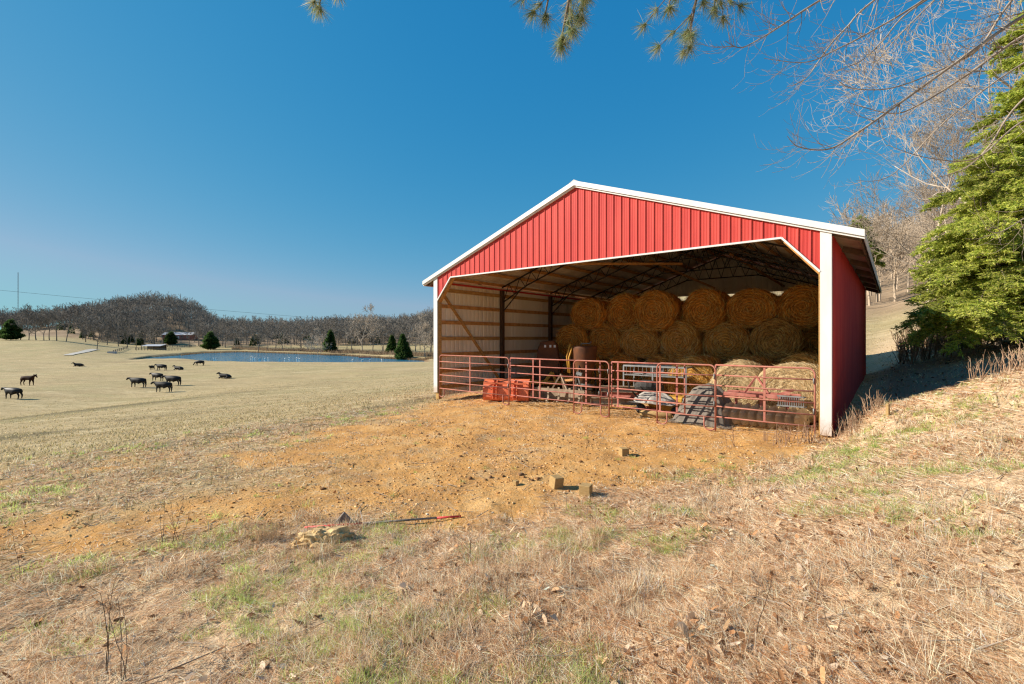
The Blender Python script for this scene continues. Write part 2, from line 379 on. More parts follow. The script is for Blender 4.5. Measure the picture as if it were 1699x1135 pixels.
# ------------------------------------------------------------------ barn
barn = empty('barn', (Lc[0], Lc[1], 0), BROT, 'open fronted red metal hay barn with white trim', 'barn')
SL = .357; ZE = 4.335; XM = BW/2
def zroof(x): return ZE+SL*(XM-abs(x-XM))
def rib_profile(x0, x1, pitch=.2286):
    """(offset, out) of a ribbed sheet: one tall rib and two low ones a pitch"""
    pts = [(x0, 0)]; x = x0+.05
    while x < x1-.06:
        pts += [(x-.018, 0), (x-.009, .020), (x+.009, .020), (x+.018, 0)]
        for k in (1, 2):
            xm = x+pitch*k/3
            if xm < x1-.03: pts += [(xm-.012, 0), (xm, .004), (xm+.012, 0)]
        x += pitch
    return [p for p in pts if p[0] < x1]+[(x1, 0)]
def ribbed(prof, fz0, fz1, put):
    V = []; Fc = []
    for i, (x, o) in enumerate(prof):
        V += [put(x, o, fz0(x)), put(x, o, fz1(x))]
        if i: Fc.append((2*i-2, 2*i, 2*i+1, 2*i-1))
    return np.array(V), np.array(Fc)
HX0, HX1, HZ, HZ0 = .87, 11.32, 4.2, 3.40
def zhead(x):
    if x < HX0: return HZ0+(HZ-HZ0)*max(0, (x-.165))/(HX0-.165)
    if x > HX1: return HZ0+(HZ-HZ0)*max(0, (BW-.165-x))/(BW-.165-HX1)
    return HZ
pr = rib_profile(.15, BW-.15)
extra = [(XM, 0), (HX0, 0), (HX1, 0)]
pr = sorted(pr+extra)
for nm, y0, sg, mt in (('front_gable_panel', -.012, -1, 'red'), ('front_gable_lining', .0, -1, 'liner'), ('rear_gable_panel', BD+.012, 1, 'red'), ('rear_gable_lining', BD, 1, 'liner')):
    V_, F_ = ribbed(pr, (lambda x: zhead(x)) if 'front' in nm else (lambda x: 4.34 if 'rear' in nm else 0), lambda x: zroof(x)-.07, lambda x, o, z: (x, y0+sg*o, z))
    link(nm, np_mesh(V_, F_, M[mt]), barn)
V_, F_ = ribbed(pr, lambda x: 0, lambda x: 4.12, lambda x, o, z: (x, BD+.012+o, z)); link('rear_wall_panel', np_mesh(V_, F_, M['red']), barn)
V_, F_ = ribbed(pr, lambda x: 0, lambda x: 4.12, lambda x, o, z: (x, BD+o, z)); link('rear_wall_lining', np_mesh(V_, F_, M['liner']), barn)
ps = rib_profile(.06, BD-.02)
for nm, x0, sg, mt in (('side_wall_panel', BW+.012, 1, 'red'), ('side_wall_lining', BW, 1, 'liner'), ('side_wall_panel', -.012, -1, 'red'), ('side_wall_lining', 0, -1, 'liner')):
    V_, F_ = ribbed(ps, lambda y: -.15, lambda y: 4.20, lambda y, o, z: (x0+sg*o, y, z)); link(nm, np_mesh(V_, F_, M[mt]), barn)
# roof sheets
OH = .56
for sg in (-1, 1):
    V = []; Fc = []
    pf = rib_profile(-.08, BD+.08)
    xe = XM+sg*(XM+OH)
    for i, (y, o) in enumerate(pf):
        V += [(XM, y, zroof(XM)+o), (xe, y, zroof(XM)-SL*(XM+OH)+o)]
        if i: Fc.append((2*i-2, 2*i, 2*i+1, 2*i-1))
    V = np.array(V); n = len(V)
    link('roof_panel', np_mesh(V, np.array(Fc), M['white']), barn)
    link('roof_underside', np_mesh(V-np.array([0, 0, .012]), np.array(Fc), M['galv']), barn)
# rake trim, ridge cap, eave fascia
for sg in (-1, 1):
    for y0, y1 in ((-.125, -.085), (BD+.085, BD+.125)):
        m = MB(); xe = XM+sg*(XM+OH+.02); ze = zroof(XM)-SL*(XM+OH+.02)
        for a0, a1 in ((.03, -.105),):
            m.prism([(XM, zroof(XM)+a0), (xe, ze+a0), (xe, ze+a1), (XM, zroof(XM)+a1)], y0, y1)
        m.build('rake_trim', M['white'], barn)
    m = MB(); m.prism([(XM, zroof(XM)-.108), (xe, ze-.108), (xe, ze-.150), (XM, zroof(XM)-.150)], -.082, -.030); m.build('rake_trim_lip', M['white'], barn)
    m = MB(); x0 = XM+sg*(XM+OH); zz = zroof(XM)-SL*(XM+OH)
    prf = []
    y = -.08
    V = []; Fc = []
    for i, (y, o) in enumerate(rib_profile(-.08, BD+.08, .10)):
        V += [(x0+sg*(.005+o*.7), y, zz+.03), (x0+sg*(.005+o*.7), y, zz-.16)]
        if i: Fc.append((2*i-2, 2*i, 2*i+1, 2*i-1))
    link('eave_fascia', np_mesh(np.array(V), np.array(Fc), M['galv']), barn)
m = MB(); m.prism([(XM-.16, zroof(XM)-.02), (XM, zroof(XM)+.055), (XM+.16, zroof(XM)-.02), (XM, zroof(XM)+.035)], -.13, BD+.13); m.build('ridge_cap', M['white'], barn)
for x0, x1, xs in ((-.035, .165, -.035), (BW-.165, BW+.035, BW+.035)):
    m = MB(); m.box(x0, -.045, 0, x1, -.018, 4.30)
    ct_ = m.build('corner_trim', M['white'], barn)
    m = MB(); m.box(min(xs, xs-.012*np.sign(xs-XM)), -.017, 0, max(xs, xs-.012*np.sign(xs-XM)), .10, 4.20); m.build('corner_trim_return', M['white'], ct_)
m = MB(); pts = [(.165, HZ0), (HX0, HZ), (HX1, HZ), (BW-.165, HZ0)]
for a, b in zip(pts[:-1], pts[1:]): m.bar((a[0], -.035, a[1]), (b[0], -.035, b[1]), .04, .042)
m.build('opening_trim', M['white'], barn)
m = MB(); m.box(.9, .03, 4.22, BW-.9, .07, 4.46); m.box(.9, .16, 4.22, BW-.9, .20, 4.46); m.build('header_beam', M['wood'], barn)
for s in (-1, 1):
    m = MB(); x = .17 if s < 0 else BW-.17
    m.bar((x, .09, 3.35), (x-s*.8, .09, 4.28), .04, .14, (0, 1, 0)); m.build('corner_brace', M['wood'], barn)
POSTS = [.08, 3.7, 7.35, 11.0, BD-.1]
for i, y in enumerate(POSTS):
    for s in (0, 1):
        x0 = .045 if s == 0 else BW-.045-.15
        m = MB(); m.box(x0, y-.075 if i else .0, -.25, x0+.15, y+.075 if i else .15, 4.05)
        m.build('post', M['woody' if i == 0 else 'post'], barn)
for s in (0, 1):
    for k in range(7):
        z = .165+.61*k; x0 = .004+.0 if s == 0 else BW-.044
        m = MB()
        for a, b in zip(POSTS[:-1], POSTS[1:]): m.box(x0, a+.08, z-.07, x0+.04, b-.08, z+.07)
        m.build('girt', M['woody' if k % 3 == 0 else 'wood'], barn)
for k in range(6):
    z = .165+.61*k; m = MB(); m.box(.2, BD-.046, z-.07, BW-.2, BD-.004, z+.07); m.build('girt', M['wood'], barn)
m = MB(); m.bar((.07, .28, 3.72), (.07, 3.55, .25), .04, .15, (1, 0, 0)); m.build('diagonal_brace', M['woody'], barn)
m = MB(); m.box(.03, .2, 4.045, .06, BD-.15, 4.12); m.build('eave_trim_strip', M['red'], barn)
# purlins under the roof
for s in (-1, 1):
    for k in range(9):
        d = .12+k*.735; x = XM+s*d
        z = zroof(x)-.10 if d < XM else zroof(XM)-SL*d-.10
        m = MB(); m.prism([(x-.075, z-.02+s*.027), (x+.075, z-.02-s*.027), (x+.075, z+.02-s*.027), (x-.075, z+.02+s*.027)], -.02, BD); m.build('purlin', M['wood'], barn)
for s in (-1, 1):
    for k in range(7):
        y = .1+k*2.43; m = MB(); x0 = XM+s*(XM+.03); x1 = XM+s*(XM+OH-.02); zz = zroof(XM)-SL*(XM+.03)-.10; z1 = zroof(XM)-SL*(XM+OH)-.10
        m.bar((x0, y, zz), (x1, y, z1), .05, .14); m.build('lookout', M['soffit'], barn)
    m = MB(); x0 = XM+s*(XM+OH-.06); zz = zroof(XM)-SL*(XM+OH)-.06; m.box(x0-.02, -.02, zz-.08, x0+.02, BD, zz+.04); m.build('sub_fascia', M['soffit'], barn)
# lattice trusses
def chord(x, dz): return zroof(x)-.17-dz
for y in POSTS[1:-1]+[BD-.3]:
    m = MB()
    top = [(.12, chord(.12, .03)), (XM, chord(XM, .03)), (BW-.12, chord(BW-.12, .03))]
    for a, b in zip(top[:-1], top[1:]): m.bar((a[0], y, a[1]), (b[0], y, b[1]), .05, .05, (0, 1, 0))
    zc = chord(4.3, .50)
    bot = [(.18, 3.55), (1.5, chord(1.5, .50)), (4.3, zc), (BW-4.3, zc), (BW-1.5, chord(1.5, .50)), (BW-.18, 3.55)]
    for a, b in zip(bot[:-1], bot[1:]): m.bar((a[0], y, a[1]), (b[0], y, b[1]), .045, .045, (0, 1, 0))
    m.bar((.18, y, 3.15), (1.1, y, 4.0), .035, .035, (0, 1, 0)); m.bar((BW-.18, y, 3.15), (BW-1.1, y, 4.0), .035, .035, (0, 1, 0))
    xs = np.linspace(.2, BW-.2, 41)
    bx = [p[0] for p in bot]; bz = [p[1] for p in bot]
    for i in range(40):
        xa, xb = xs[i], xs[i+1]
        za, zb = (chord(xa, .03), np.interp(xb, bx, bz)) if i % 2 else (np.interp(xa, bx, bz), chord(xb, .03))
        m.bar((xa, y, za), (xb, y, zb), .022, .022, (0, 1, 0))
    m.build('roof_truss', M['steel'], barn)
for a, b in (((3.2, 3.7, 4.9), (6.6, 7.3, 5.0)), ((5.2, 7.35, 5.3), (6.8, 11, 4.3)), ((8.4, 7.3, 5.2), (9.6, 11, 4.2))):
    m = MB(); m.bar(a, b, .04, .09); m.build('roof_brace', M['wood'], barn)

# ------------------------------------------------------------------ straw strands helper
def strands(P, D, Ln, Wd, col, up=None, bend=.25, jit=.25):
    """blades: P base (n,3), D direction (n,3), curved; returns V,F,col"""
    n = len(P); D = D/np.linalg.norm(D, axis=1, keepdims=True)
    rv = RNG.normal(size=(n, 3)); S = np.cross(D, rv); S /= np.linalg.norm(S, axis=1, keepdims=True)+1e-9
    B = RNG.normal(size=(n, 3))*bend if up is None else up
    Ln = np.asarray(Ln).reshape(-1, 1); Wd = np.asarray(Wd).reshape(-1, 1)
    m1 = P+D*Ln*.5+B*Ln*.12; tp = P+D*Ln+B*Ln*.5
    V = np.stack([P-S*Wd/2, P+S*Wd/2, m1-S*Wd*.45, m1+S*Wd*.45, tp-S*Wd*.1, tp+S*Wd*.1], 1).reshape(-1, 3)
    i = np.arange(n)[:, None]*6
    Fc = np.concatenate([i+np.array([[0, 1, 3, 2]]), i+np.array([[2, 3, 5, 4]])], 1).reshape(-1, 4)
    return V, Fc, np.repeat(col, 6, 0)
def merge(parts):
    V, Fc, Cc = [], [], []; b = 0
    for v, f, c in parts: V.append(v); Fc.append(f+b); Cc.append(c); b += len(v)
    return np.concatenate(V), np.concatenate(Fc), np.concatenate(Cc)
def pal(n, cols, w=None, var=.18):
    cols = np.array(cols); k = RNG.choice(len(cols), n, p=w)
    return np.clip(cols[k]*(1+RNG.normal(size=(n, 1))*var), .004, .9)

# ------------------------------------------------------------------ hay bales
def bale_meshes(seed, light):
    rs = np.random.default_rng(seed); R, Ln = .755, 1.46
    nu, nv = 56, 14; V = []
    ys = np.linspace(0, Ln, nv)
    prof = [(0.0, .02), (-.015, .25), (-.01, .50), (.01, .66), (.05, .725)]+[(yy, R) for yy in np.linspace(.13, Ln-.13, 9)]+[(Ln-.05, .725), (Ln-.01, .66), (Ln+.01, .5), (Ln+.01, .02)]
    for p, r in prof:
        for k in range(nu):
            a = 2*PI*k/nu; c, s_ = math.cos(a), math.sin(a)
            nn = vnoise(c*1.6+p*1.5+seed*9, s_*1.6+seed, seed)*.15-.08+vnoise(c*9+p*6, s_*9+seed, seed+5)*.04
            rr = r*(1+nn*(r > .1)); zz = s_*rr
            if zz < -.62: zz = -.62+(zz+.62)*.4
            V.append((c*rr*1.0, p+(vnoise(c*r*6, s_*r*6, seed+3)-.5)*.05, zz))
    m_ = len(prof)
    Fc = [[i*nu+k, i*nu+(k+1) % nu, (i+1)*nu+(k+1) % nu, (i+1)*nu+k] for i in range(m_-1) for k in range(nu)]
    body = np_mesh(np.array(V), np.array(Fc), M['haylt' if light else 'hay%d' % (seed % 3)], smooth=True)
    N = 5200; A = rs.random(N)*2*PI; face = rs.random(N) < .55
    rad = np.where(face, np.sqrt(rs.random(N))*.72, R+.004); y = np.where(face, -.02, rs.random(N)*Ln)
    c, s_ = np.cos(A), np.sin(A); zz = s_*rad; zz = np.where(zz < -.62, -.62+(zz+.62)*.4, zz)
    P = np.stack([c*rad, y, zz], 1); D = np.stack([-s_, np.zeros(N), c], 1)+rs.normal(size=(N, 3))*np.where(face, .35, .30)[:, None]
    D[:, 1] -= np.where(face, .12, 0); D += np.stack([c, 0*c, s_], 1)*np.where(face, 0, .0 if light else .12)[:, None]
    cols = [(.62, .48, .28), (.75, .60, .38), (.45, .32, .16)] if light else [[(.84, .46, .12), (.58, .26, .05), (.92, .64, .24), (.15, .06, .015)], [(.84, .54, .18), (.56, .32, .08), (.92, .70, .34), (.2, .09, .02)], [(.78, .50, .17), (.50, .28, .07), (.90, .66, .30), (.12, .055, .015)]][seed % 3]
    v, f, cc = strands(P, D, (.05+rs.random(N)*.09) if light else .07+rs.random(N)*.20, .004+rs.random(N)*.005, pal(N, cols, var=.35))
    return body, np_mesh(v, f, M['col'], cc)
BM = [bale_meshes(s, False) for s in (12, 16, 13, 15, 17)]; BL = [bale_meshes(s, True) for s in (21, 22)]
def bale(u, v, zc, k, label, light=False, yaw=0, group='round hay bales stored in the barn'):
    p = bw(u, v, zc); o = empty('hay_bale', p, BROT+yaw, label, 'hay bale', group)
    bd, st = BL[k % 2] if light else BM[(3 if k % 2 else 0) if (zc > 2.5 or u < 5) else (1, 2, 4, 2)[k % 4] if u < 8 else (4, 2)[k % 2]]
    b = link('bale_body', bd, o); s = link('loose_straw', st, o)
    bd.name = 'bale_body'
    ry = [0, 1.2, -.8, .5, -.4][k % 5]*(0 if zc < .8 else 1)*.25
    
    sx, sz = ((1, 1), (1.03, .93), (.95, 1.03), (1.06, .88), (.95, 1.0))[(k*3+int(u*7)) % 5]
    for c in (b, s): c.rotation_euler = (0, ry, 0); c.scale = (sx, 1, sz if zc > .8 else 1)
ordn = ['first', 'second', 'third', 'fourth', 'fifth', 'sixth', 'seventh', 'eighth']
for i, u in enumerate([3.35, 4.88, 6.42, 7.98, 9.5, 10.98]):
    bale(u, 5.25+(-.45 if i == 2 else .15*((i*7) % 3)), 2.98, i, f'brown round hay bale, {ordn[i]} from the left in the top row of the stack', yaw=(i % 3-1)*.06)
for i, u in enumerate([2.6, 4.12, 5.65, 7.2, 8.74, 10.26, 11.42]):
    bale(u if i < 6 else 11.2, 5.2+.1*((i*5) % 3)+(1.3 if i == 6 else 0), 1.86+.02*(i % 2), i+1, f'brown round hay bale, {ordn[i]} from the left in the middle row of the stack', yaw=(i % 3-1)*.05)
for i, u in enumerate([3.4, 4.95, 6.45, 7.95]):
    bale(u, 5.15+.1*(i % 2), .62, i+2, f'brown round hay bale, {ordn[i]} from the left in the bottom row on the floor')
bale(8.25, 3.35, .66, 1, 'low brown hay bale behind the grey metal rack')
bale(9.75, 3.55, .66, 0, 'shaded brown hay bale just behind the pale bale beside the tarp')
bale(11.22, 3.25, .78, 2, 'shaded brown hay bale just behind the pale bale by the right wall')
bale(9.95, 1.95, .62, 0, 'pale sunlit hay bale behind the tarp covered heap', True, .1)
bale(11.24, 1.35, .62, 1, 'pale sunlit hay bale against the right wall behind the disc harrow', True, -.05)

# ------------------------------------------------------------------ gates and corral panels
def panel(u0, u1, v0, v1, ztop, label, kind='panel', feet=(1, 1), ups=(), rnd=(1, 1), paint='gate', zb=.12, name='corral_panel', cat='corral panel'):
    a = bw(u0, v0); b = bw(u1, v1); Ln = (b-a).length; rz = math.atan2(b.y-a.y, b.x-a.x)
    za = -.17 if feet[0] or feet[1] else 0
    o = empty(name, (a.x, a.y, -.17), rz, label, cat, 'faded red steel corral panels and gates across the barn opening')
    T = ztop+.17; rb = .13; r = .020
    def corner(cx, sx):                                   # rounded top corner points
        return [(cx-sx*rb*math.cos(t)+sx*rb, 0, T-rb+rb*math.sin(t)) for t in np.linspace(0, PI/2, 6)]
    lo = 0.02
    pts = []
    if rnd[0]: pts += [(0, 0, lo)]+corner(0, 1)
    else: pts += [(0, 0, T)]
    if rnd[1]: pts += corner(Ln, -1)[::-1]+[(Ln, 0, lo)]
    else: pts += [(Ln, 0, T)]
    m = MB(); m.tube(pts, r, 8); fr_ = m.build('frame', M[paint], o, True)
    for e, sx, x in ((0, 1, 0), (1, -1, Ln)):
        if not rnd[e]:
            m = MB(); m.tube([(x, 0, .30), (x, 0, T)], r, 8); m.build('end_upright', M[paint], o, True)
        if feet[e]:
            m = MB(); fw = .26
            m.tube([(x, 0, .03)]+[(x+sx*(fw/2-fw/2*math.cos(t)), 0, .10-.10*math.sin(t)+.02) for t in np.linspace(.2, PI, 8)]+[(x+sx*fw, 0, .33)], .017, 8)
            m.build('foot', M[paint], fr_, True)
    zs = np.linspace(.33, T-.235, 5)
    for z in zs:
        m = MB(); m.tube([(.01, 0, z), (Ln*.5, 0, z-.008), (Ln-.01, 0, z)], .017, 6); m.build('rail', M[paint], o, True)
    for x in ups:
        m = MB(); m.bar((Ln*x, .012, .30), (Ln*x, .012, T), .045, .022, (0, 1, 0)); m.build('upright', M[paint], o)
    for z in (T*.42, T*.83):
        m = MB(); m.tube([(Ln-.02, -.03, z-.06), (Ln-.02, -.03, z+.06)], .014, 6); m.build('pin', M['grey'], fr_, True)
    return o
panel(.22, 3.62, .02, -.06, 1.38, 'short red corral panel beside the left barn post', ups=(.47,))
panel(3.55, 6.85, .10, .05, 1.36, 'red gate whose rails cross in front of the orange loader bucket', feet=(0, 0), rnd=(0, 0), ups=(.28, .36, .86), name='farm_gate', cat='gate', paint='gate2')
panel(6.05, 7.20, -.05, -.10, 1.37, 'narrowest red corral panel near the middle of the opening', ups=())
panel(7.22, 9.22, .02, -.02, 1.36, 'red gate in front of the grey metal rack', feet=(0, 0), rnd=(0, 0), ups=(.09, .90), name='farm_gate', cat='gate', paint='gate2')
panel(8.55, 9.98, -.10, -.16, 1.38, 'red corral panel with looped feet left of the tarp covered heap', ups=(.05,))
panel(9.95, 11.93, -.03, -.03, 1.38, 'red gate in front of the disc harrow beside the right barn post', feet=(0, 0), rnd=(0, 1), ups=(.52,), name='farm_gate', cat='gate')

# ------------------------------------------------------------------ machinery in the barn
FZ = -.15
def thing(u, v, z, rot, name, label, cat): return empty(name, bw(u, v, z), BROT+rot, label, cat)
# loader bucket, back towards the opening
o = thing(2.72, .95, FZ, .45, 'loader_bucket', 'bright orange loader bucket sitting in the sun behind the first panel', 'bucket')
m = MB(); w = .78
prof = [(-.30, 0), (-.36, .12), (-.34, .42), (-.22, .66), (-.05, .74), (.0, .70), (-.15, .60), (-.27, .40), (-.29, .14), (-.24, .045), (.55, .04), (.56, 0)]
m.add([(x, -y_, z) for x in (-w, w) for y_, z in [(-p[0], p[1]) for p in prof]], [])
n = len(prof); m.f = [tuple(range(n)), tuple(range(2*n-1, n-1, -1))]+[(i, n+i, n+(i+1) % n, (i+1) % n) for i in range(n)]
sh_ = m.build('shell', M['orange'], o, bevel=.006)
for s in (-1, 1):
    m = MB(); x = s*(w+.012); P_ = [(-.30, 0), (-.36, .12), (-.34, .42), (-.22, .66), (-.05, .74), (.56, .06), (.56, 0)]
    m.add([(x-.012, a, b) for a, b in P_]+[(x+.012, a, b) for a, b in P_], [tuple(range(7)), tuple(range(13, 6, -1))]+[(i, 7+i, 7+(i+1) % 7, (i+1) % 7) for i in range(7)])
    m.build('side_plate', M['orange'], o)
for x in (-.42, -.30, .30, .42):
    m = MB(); m.bar((x, -.40, .06), (x, -.385, .45), .03, .10, (0, 1, 0)); m.bar((x, -.385, .44), (x, -.22, .72), .03, .10, (0, 1, 0)); m.build('hook_plate', M['orange'], sh_)
m = MB(); m.bar((-.75, -.37, .60), (.75, -.37, .60), .03, .06); m.build('stiffener', M['orange'], sh_)
# orange mower deck stood on end
o = thing(2.35, 3.9, FZ, .3, 'mower_deck', 'upright dull orange mower deck standing left of the hay stack', 'mower')
m = MB(); P_ = [(-.52, .2), (-.50, 1.0), (-.38, 1.75), (-.25, 2.02), (.25, 2.06), (.42, 1.9), (.52, 1.2), (.52, .2)]
m.prism(P_, -.10, .12); dk_ = m.build('deck', M['rust'], o, bevel=.03)
m = MB(); m.prism([(-.56, .15), (-.54, 1.0), (-.52, 1.0), (-.52, .15)], -.15, .28); m.prism([(.53, .15), (.53, 1.2), (.56, 1.2), (.56, .15)], -.15, .28); m.build('side_skirt', M['rust'], o)
for x in (-.10, .12, .30):
    m = MB(); m.box(x, -.108, 1.78, x+.08, -.101, 1.88); m.build('sticker', M['white'], dk_)
m = MB(); m.bar((-.7, -.3, .38), (.9, -.3, .38), .12, .16); m.bar((-.1, -.3, .3), (.3, -.3, .8), .09, .12); m.bar((.3, -.3, .8), (.5, -.3, .35), .08, .1); m.build('hitch_frame', M['yellow'], o, bevel=.01)
for x in (-.6, .8):
    m = MB(); m.lathe([(-.08, .16), (-.06, .22), (.06, .22), (.08, .16)], 20, 'x', (x, -.1, .22)); m.build('wheel', M['rubber'], o, True)
# spreader hopper
o = thing(4.55, 3.1, FZ, .1, 'fertiliser_spreader', 'tall brown cone spreader with bent yellow lever arms on its left side', 'spreader')
m = MB(); m.lathe([(.55, .16), (.75, .24), (1.25, .40), (1.78, .44), (1.88, .44), (1.88, .41), (1.77, .40), (.8, .2)], 28, 'z'); hp_ = m.build('hopper', M['rust'], o, True)
m = MB()
for a in range(3): m.tube([(.42*math.cos(a*2.1+.4), .42*math.sin(a*2.1+.4), 0), (.36*math.cos(a*2.1+.4), .36*math.sin(a*2.1+.4), 1.2)], .03, 6)
m.tube([(-.4, -.25, .35), (.4, -.25, .35)], .03, 6); m.build('stand', M['steel'], o)
m = MB(); m.tube([(-.52, -.25, .9), (-.56, -.3, 1.5), (-.42, -.3, 1.95)], .035, 6); m.tube([(-.40, -.38, .9), (-.44, -.38, 1.45), (-.34, -.3, 1.85)], .03, 6); m.build('lever', M['yellow'], o, True)
m = MB(); m.tube([(-.15, 0, 1.88), (-.1, 0, 1.96), (.2, 0, 1.96), (.26, 0, 2.04)], .018, 6); m.build('handle', M['grey'], hp_, True)
m = MB(); m.lathe([(.42, .10), (.46, .38), (.48, .38), (.50, .10)], 24, 'z'); m.build('spinner', M['grey'], o, True)
m = MB(); m.bar((-.15, -.45, .3), (.05, -.75, .95), .05, .03); m.bar((.12, -.45, .3), (.05, -.75, .95), .05, .03); m.bar((.05, -.75, .95), (.25, -.75, .9), .08, .1); m.build('top_link', M['grey'], o)
# box blade
o = thing(4.55, 1.55, FZ, .1, 'box_blade', 'dusty tan box blade with ripper teeth lying low behind the middle gates', 'box blade')
for s in (-1, 1):
    m = MB(); P_ = [(-.35, .03), (-.40, .3), (-.1, .48), (.30, .42), (.38, .05)]
    m.add([(s*.95-.012, a, b) for a, b in P_]+[(s*.95+.012, a, b) for a, b in P_], [tuple(range(5)), tuple(range(9, 4, -1))]+[(i, 5+i, 5+(i+1) % 5, (i+1) % 5) for i in range(5)]); m.build('side_plate', M['tanmetal'], o)
m = MB(); m.bar((-.94, .2, .22), (.94, .2, .22), .03, .34); m.build('blade', M['tanmetal'], o)
m = MB(); m.bar((-.94, -.15, .42), (.94, -.15, .42), .09, .09); m.build('tool_bar', M['tanmetal'], o)
for x in (-.75, -.4, 0, .4, .75):
    m = MB(); m.bar((x, -.15, .52), (x, -.16, .14), .02, .07, (1, 0, 0)); m.bar((x, -.16, .15), (x, -.30, .04), .02, .06, (1, 0, 0)); m.build('ripper_tooth', M['tanmetal'], o)
m = MB(); m.bar((-.3, -.1, .42), (0, .0, .95), .07, .05); m.bar((.3, -.1, .42), (0, 0, .95), .07, .05); m.bar((0, 0, .95), (0, .3, .3), .07, .05); m.build('mast', M['tanmetal'], o)
# auger/beam pile
for k, (u, v, z, ln, rot, mt, lb) in enumerate((
    (6.6, 1.5, .22, 1.5, .35, 'tanmetal', 'short dusty steel beam lying lowest right of the box blade'),
    (6.9, 1.7, .42, 1.6, .15, 'gate2', 'dull red steel beam resting across the dusty beam'),
    (6.75, 1.35, .62, 1.1, .5, 'tanmetal', 'pale topmost beam on the little beam pile'))):
    o = thing(u, v, FZ+z, rot, 'steel_beam', lb, 'beam'); tag(o, group='steel beams piled right of the box blade')
    m = MB(); m.box(-ln/2, -.09, -.09, ln/2, .09, -.075); m.box(-ln/2, -.09, .075, ln/2, .09, .09); m.box(-ln/2, -.012, -.074, ln/2, .012, .074); m.build('web', M[mt], o)
    m = MB(); m.box(-ln/2-.015, -.09, -.09, -ln/2-.002, .09, .09); m.build('end_plate', M[mt], o)
# grey rack
o = thing(6.25, 2.75, FZ, 0, 'metal_rack', 'grey steel rack frame in front of the bottom hay bales', 'rack')
for a, b in (((0, 0), (2.05, 0)), ((2.05, 0), (2.05, .8)), ((2.05, .8), (0, .8)), ((0, .8), (0, 0))):
    m = MB(); m.bar((*a, 1.25), (*b, 1.25), .05, .05); m.bar((*a, .95), (*b, .95), .03, .03); m.build('side_rail', M['grey'], o)
for x, y in ((0, 0), (2.05, 0), (2.05, .8), (0, .8), (1.0, 0), (1.0, .8)):
    m = MB(); m.bar((x, y, 0), (x, y, 1.25), .045, .045); m.build('leg', M['grey'], o)
m = MB(); m.box(.05, .05, .93, 2.0, .75, .945)
for k in range(14): m.bar((.1+k*.14, -.01, .95), (.1+k*.14, -.01, 1.24), .008, .008)
m.build('mesh_tray', M['grey'], o)
# tyre
def tyre(u, v, z, R, r, tilt, label):
    o = thing(u, v, z, .2, 'tractor_tyre', label, 'tyre')
    m = MB(); prof = []
    N = 36; n2 = 10; vs = []; fs = []
    for i in range(N):
        a = 2*PI*i/N
        for j in range(n2):
            b = 2*PI*j/n2; rr = R-r+r*math.cos(b)*(1.0 if math.cos(b) < .5 else (1.05 if i % 2 else .95)); y = r*1.15*math.sin(b)
            p = Vector((rr*math.cos(a), y, rr*math.sin(a))); p.rotate(Matrix.Rotation(tilt, 3, 'X')); vs.append(p)
    for i in range(N):
        for j in range(n2): fs.append((i*n2+j, i*n2+(j+1) % n2, ((i+1) % N)*n2+(j+1) % n2, ((i+1) % N)*n2+j))
    m.add(vs, fs); m.build('tread', M['rubber'], o)
    m = MB(); m.lathe([(-.05, R*.5), (.0, R*.53), (.05, R*.5)], 24, 'y'); ob = m.build('rim', M['grey'], o); ob.rotation_euler = (tilt, 0, 0)
tyre(7.55, 1.75, FZ+.66, .44, .13, 1.15, 'dark tractor tyre lying tilted on top of the yellow machine')
# small yellow machine with engine
o = thing(8.15, 1.45, FZ, .1, 'walk_behind_tiller', 'small yellow engine machine half covered with crumpled plastic', 'tiller')
m = MB(); m.box(-.05, -.25, .12, .55, .25, .52); eb_ = m.build('engine_box', M['yellow'], o, bevel=.03)
m = MB(); m.lathe([(-.12, .10), (-.10, .16), (.10, .16), (.12, .10)], 18, 'y', (-.30, 0, .30)); m.build('fuel_tank', M['yellow'], eb_, True)
m = MB(); m.bar((-.7, -.15, .12), (.6, -.15, .12), .07, .07); m.bar((-.7, .15, .12), (.6, .15, .12), .07, .07); m.build('chassis', M['gate2'], o)
for x in (-.6, .4):
    m = MB(); m.lathe([(-.05, .08), (-.04, .14), (.04, .14), (.05, .08)], 18, 'y', (x, -.30, .14)); m.build('wheel', M['rubber'], o, True)
m = MB(); m.tube([(-.6, -.2, .3), (-.95, -.25, .7), (-1.0, -.25, .95)], .025, 6); m.tube([(-.6, .2, .3), (-.95, .25, .7), (-1.0, .25, .95)], .025, 6); m.build('handlebar', M['steel'], o, True)
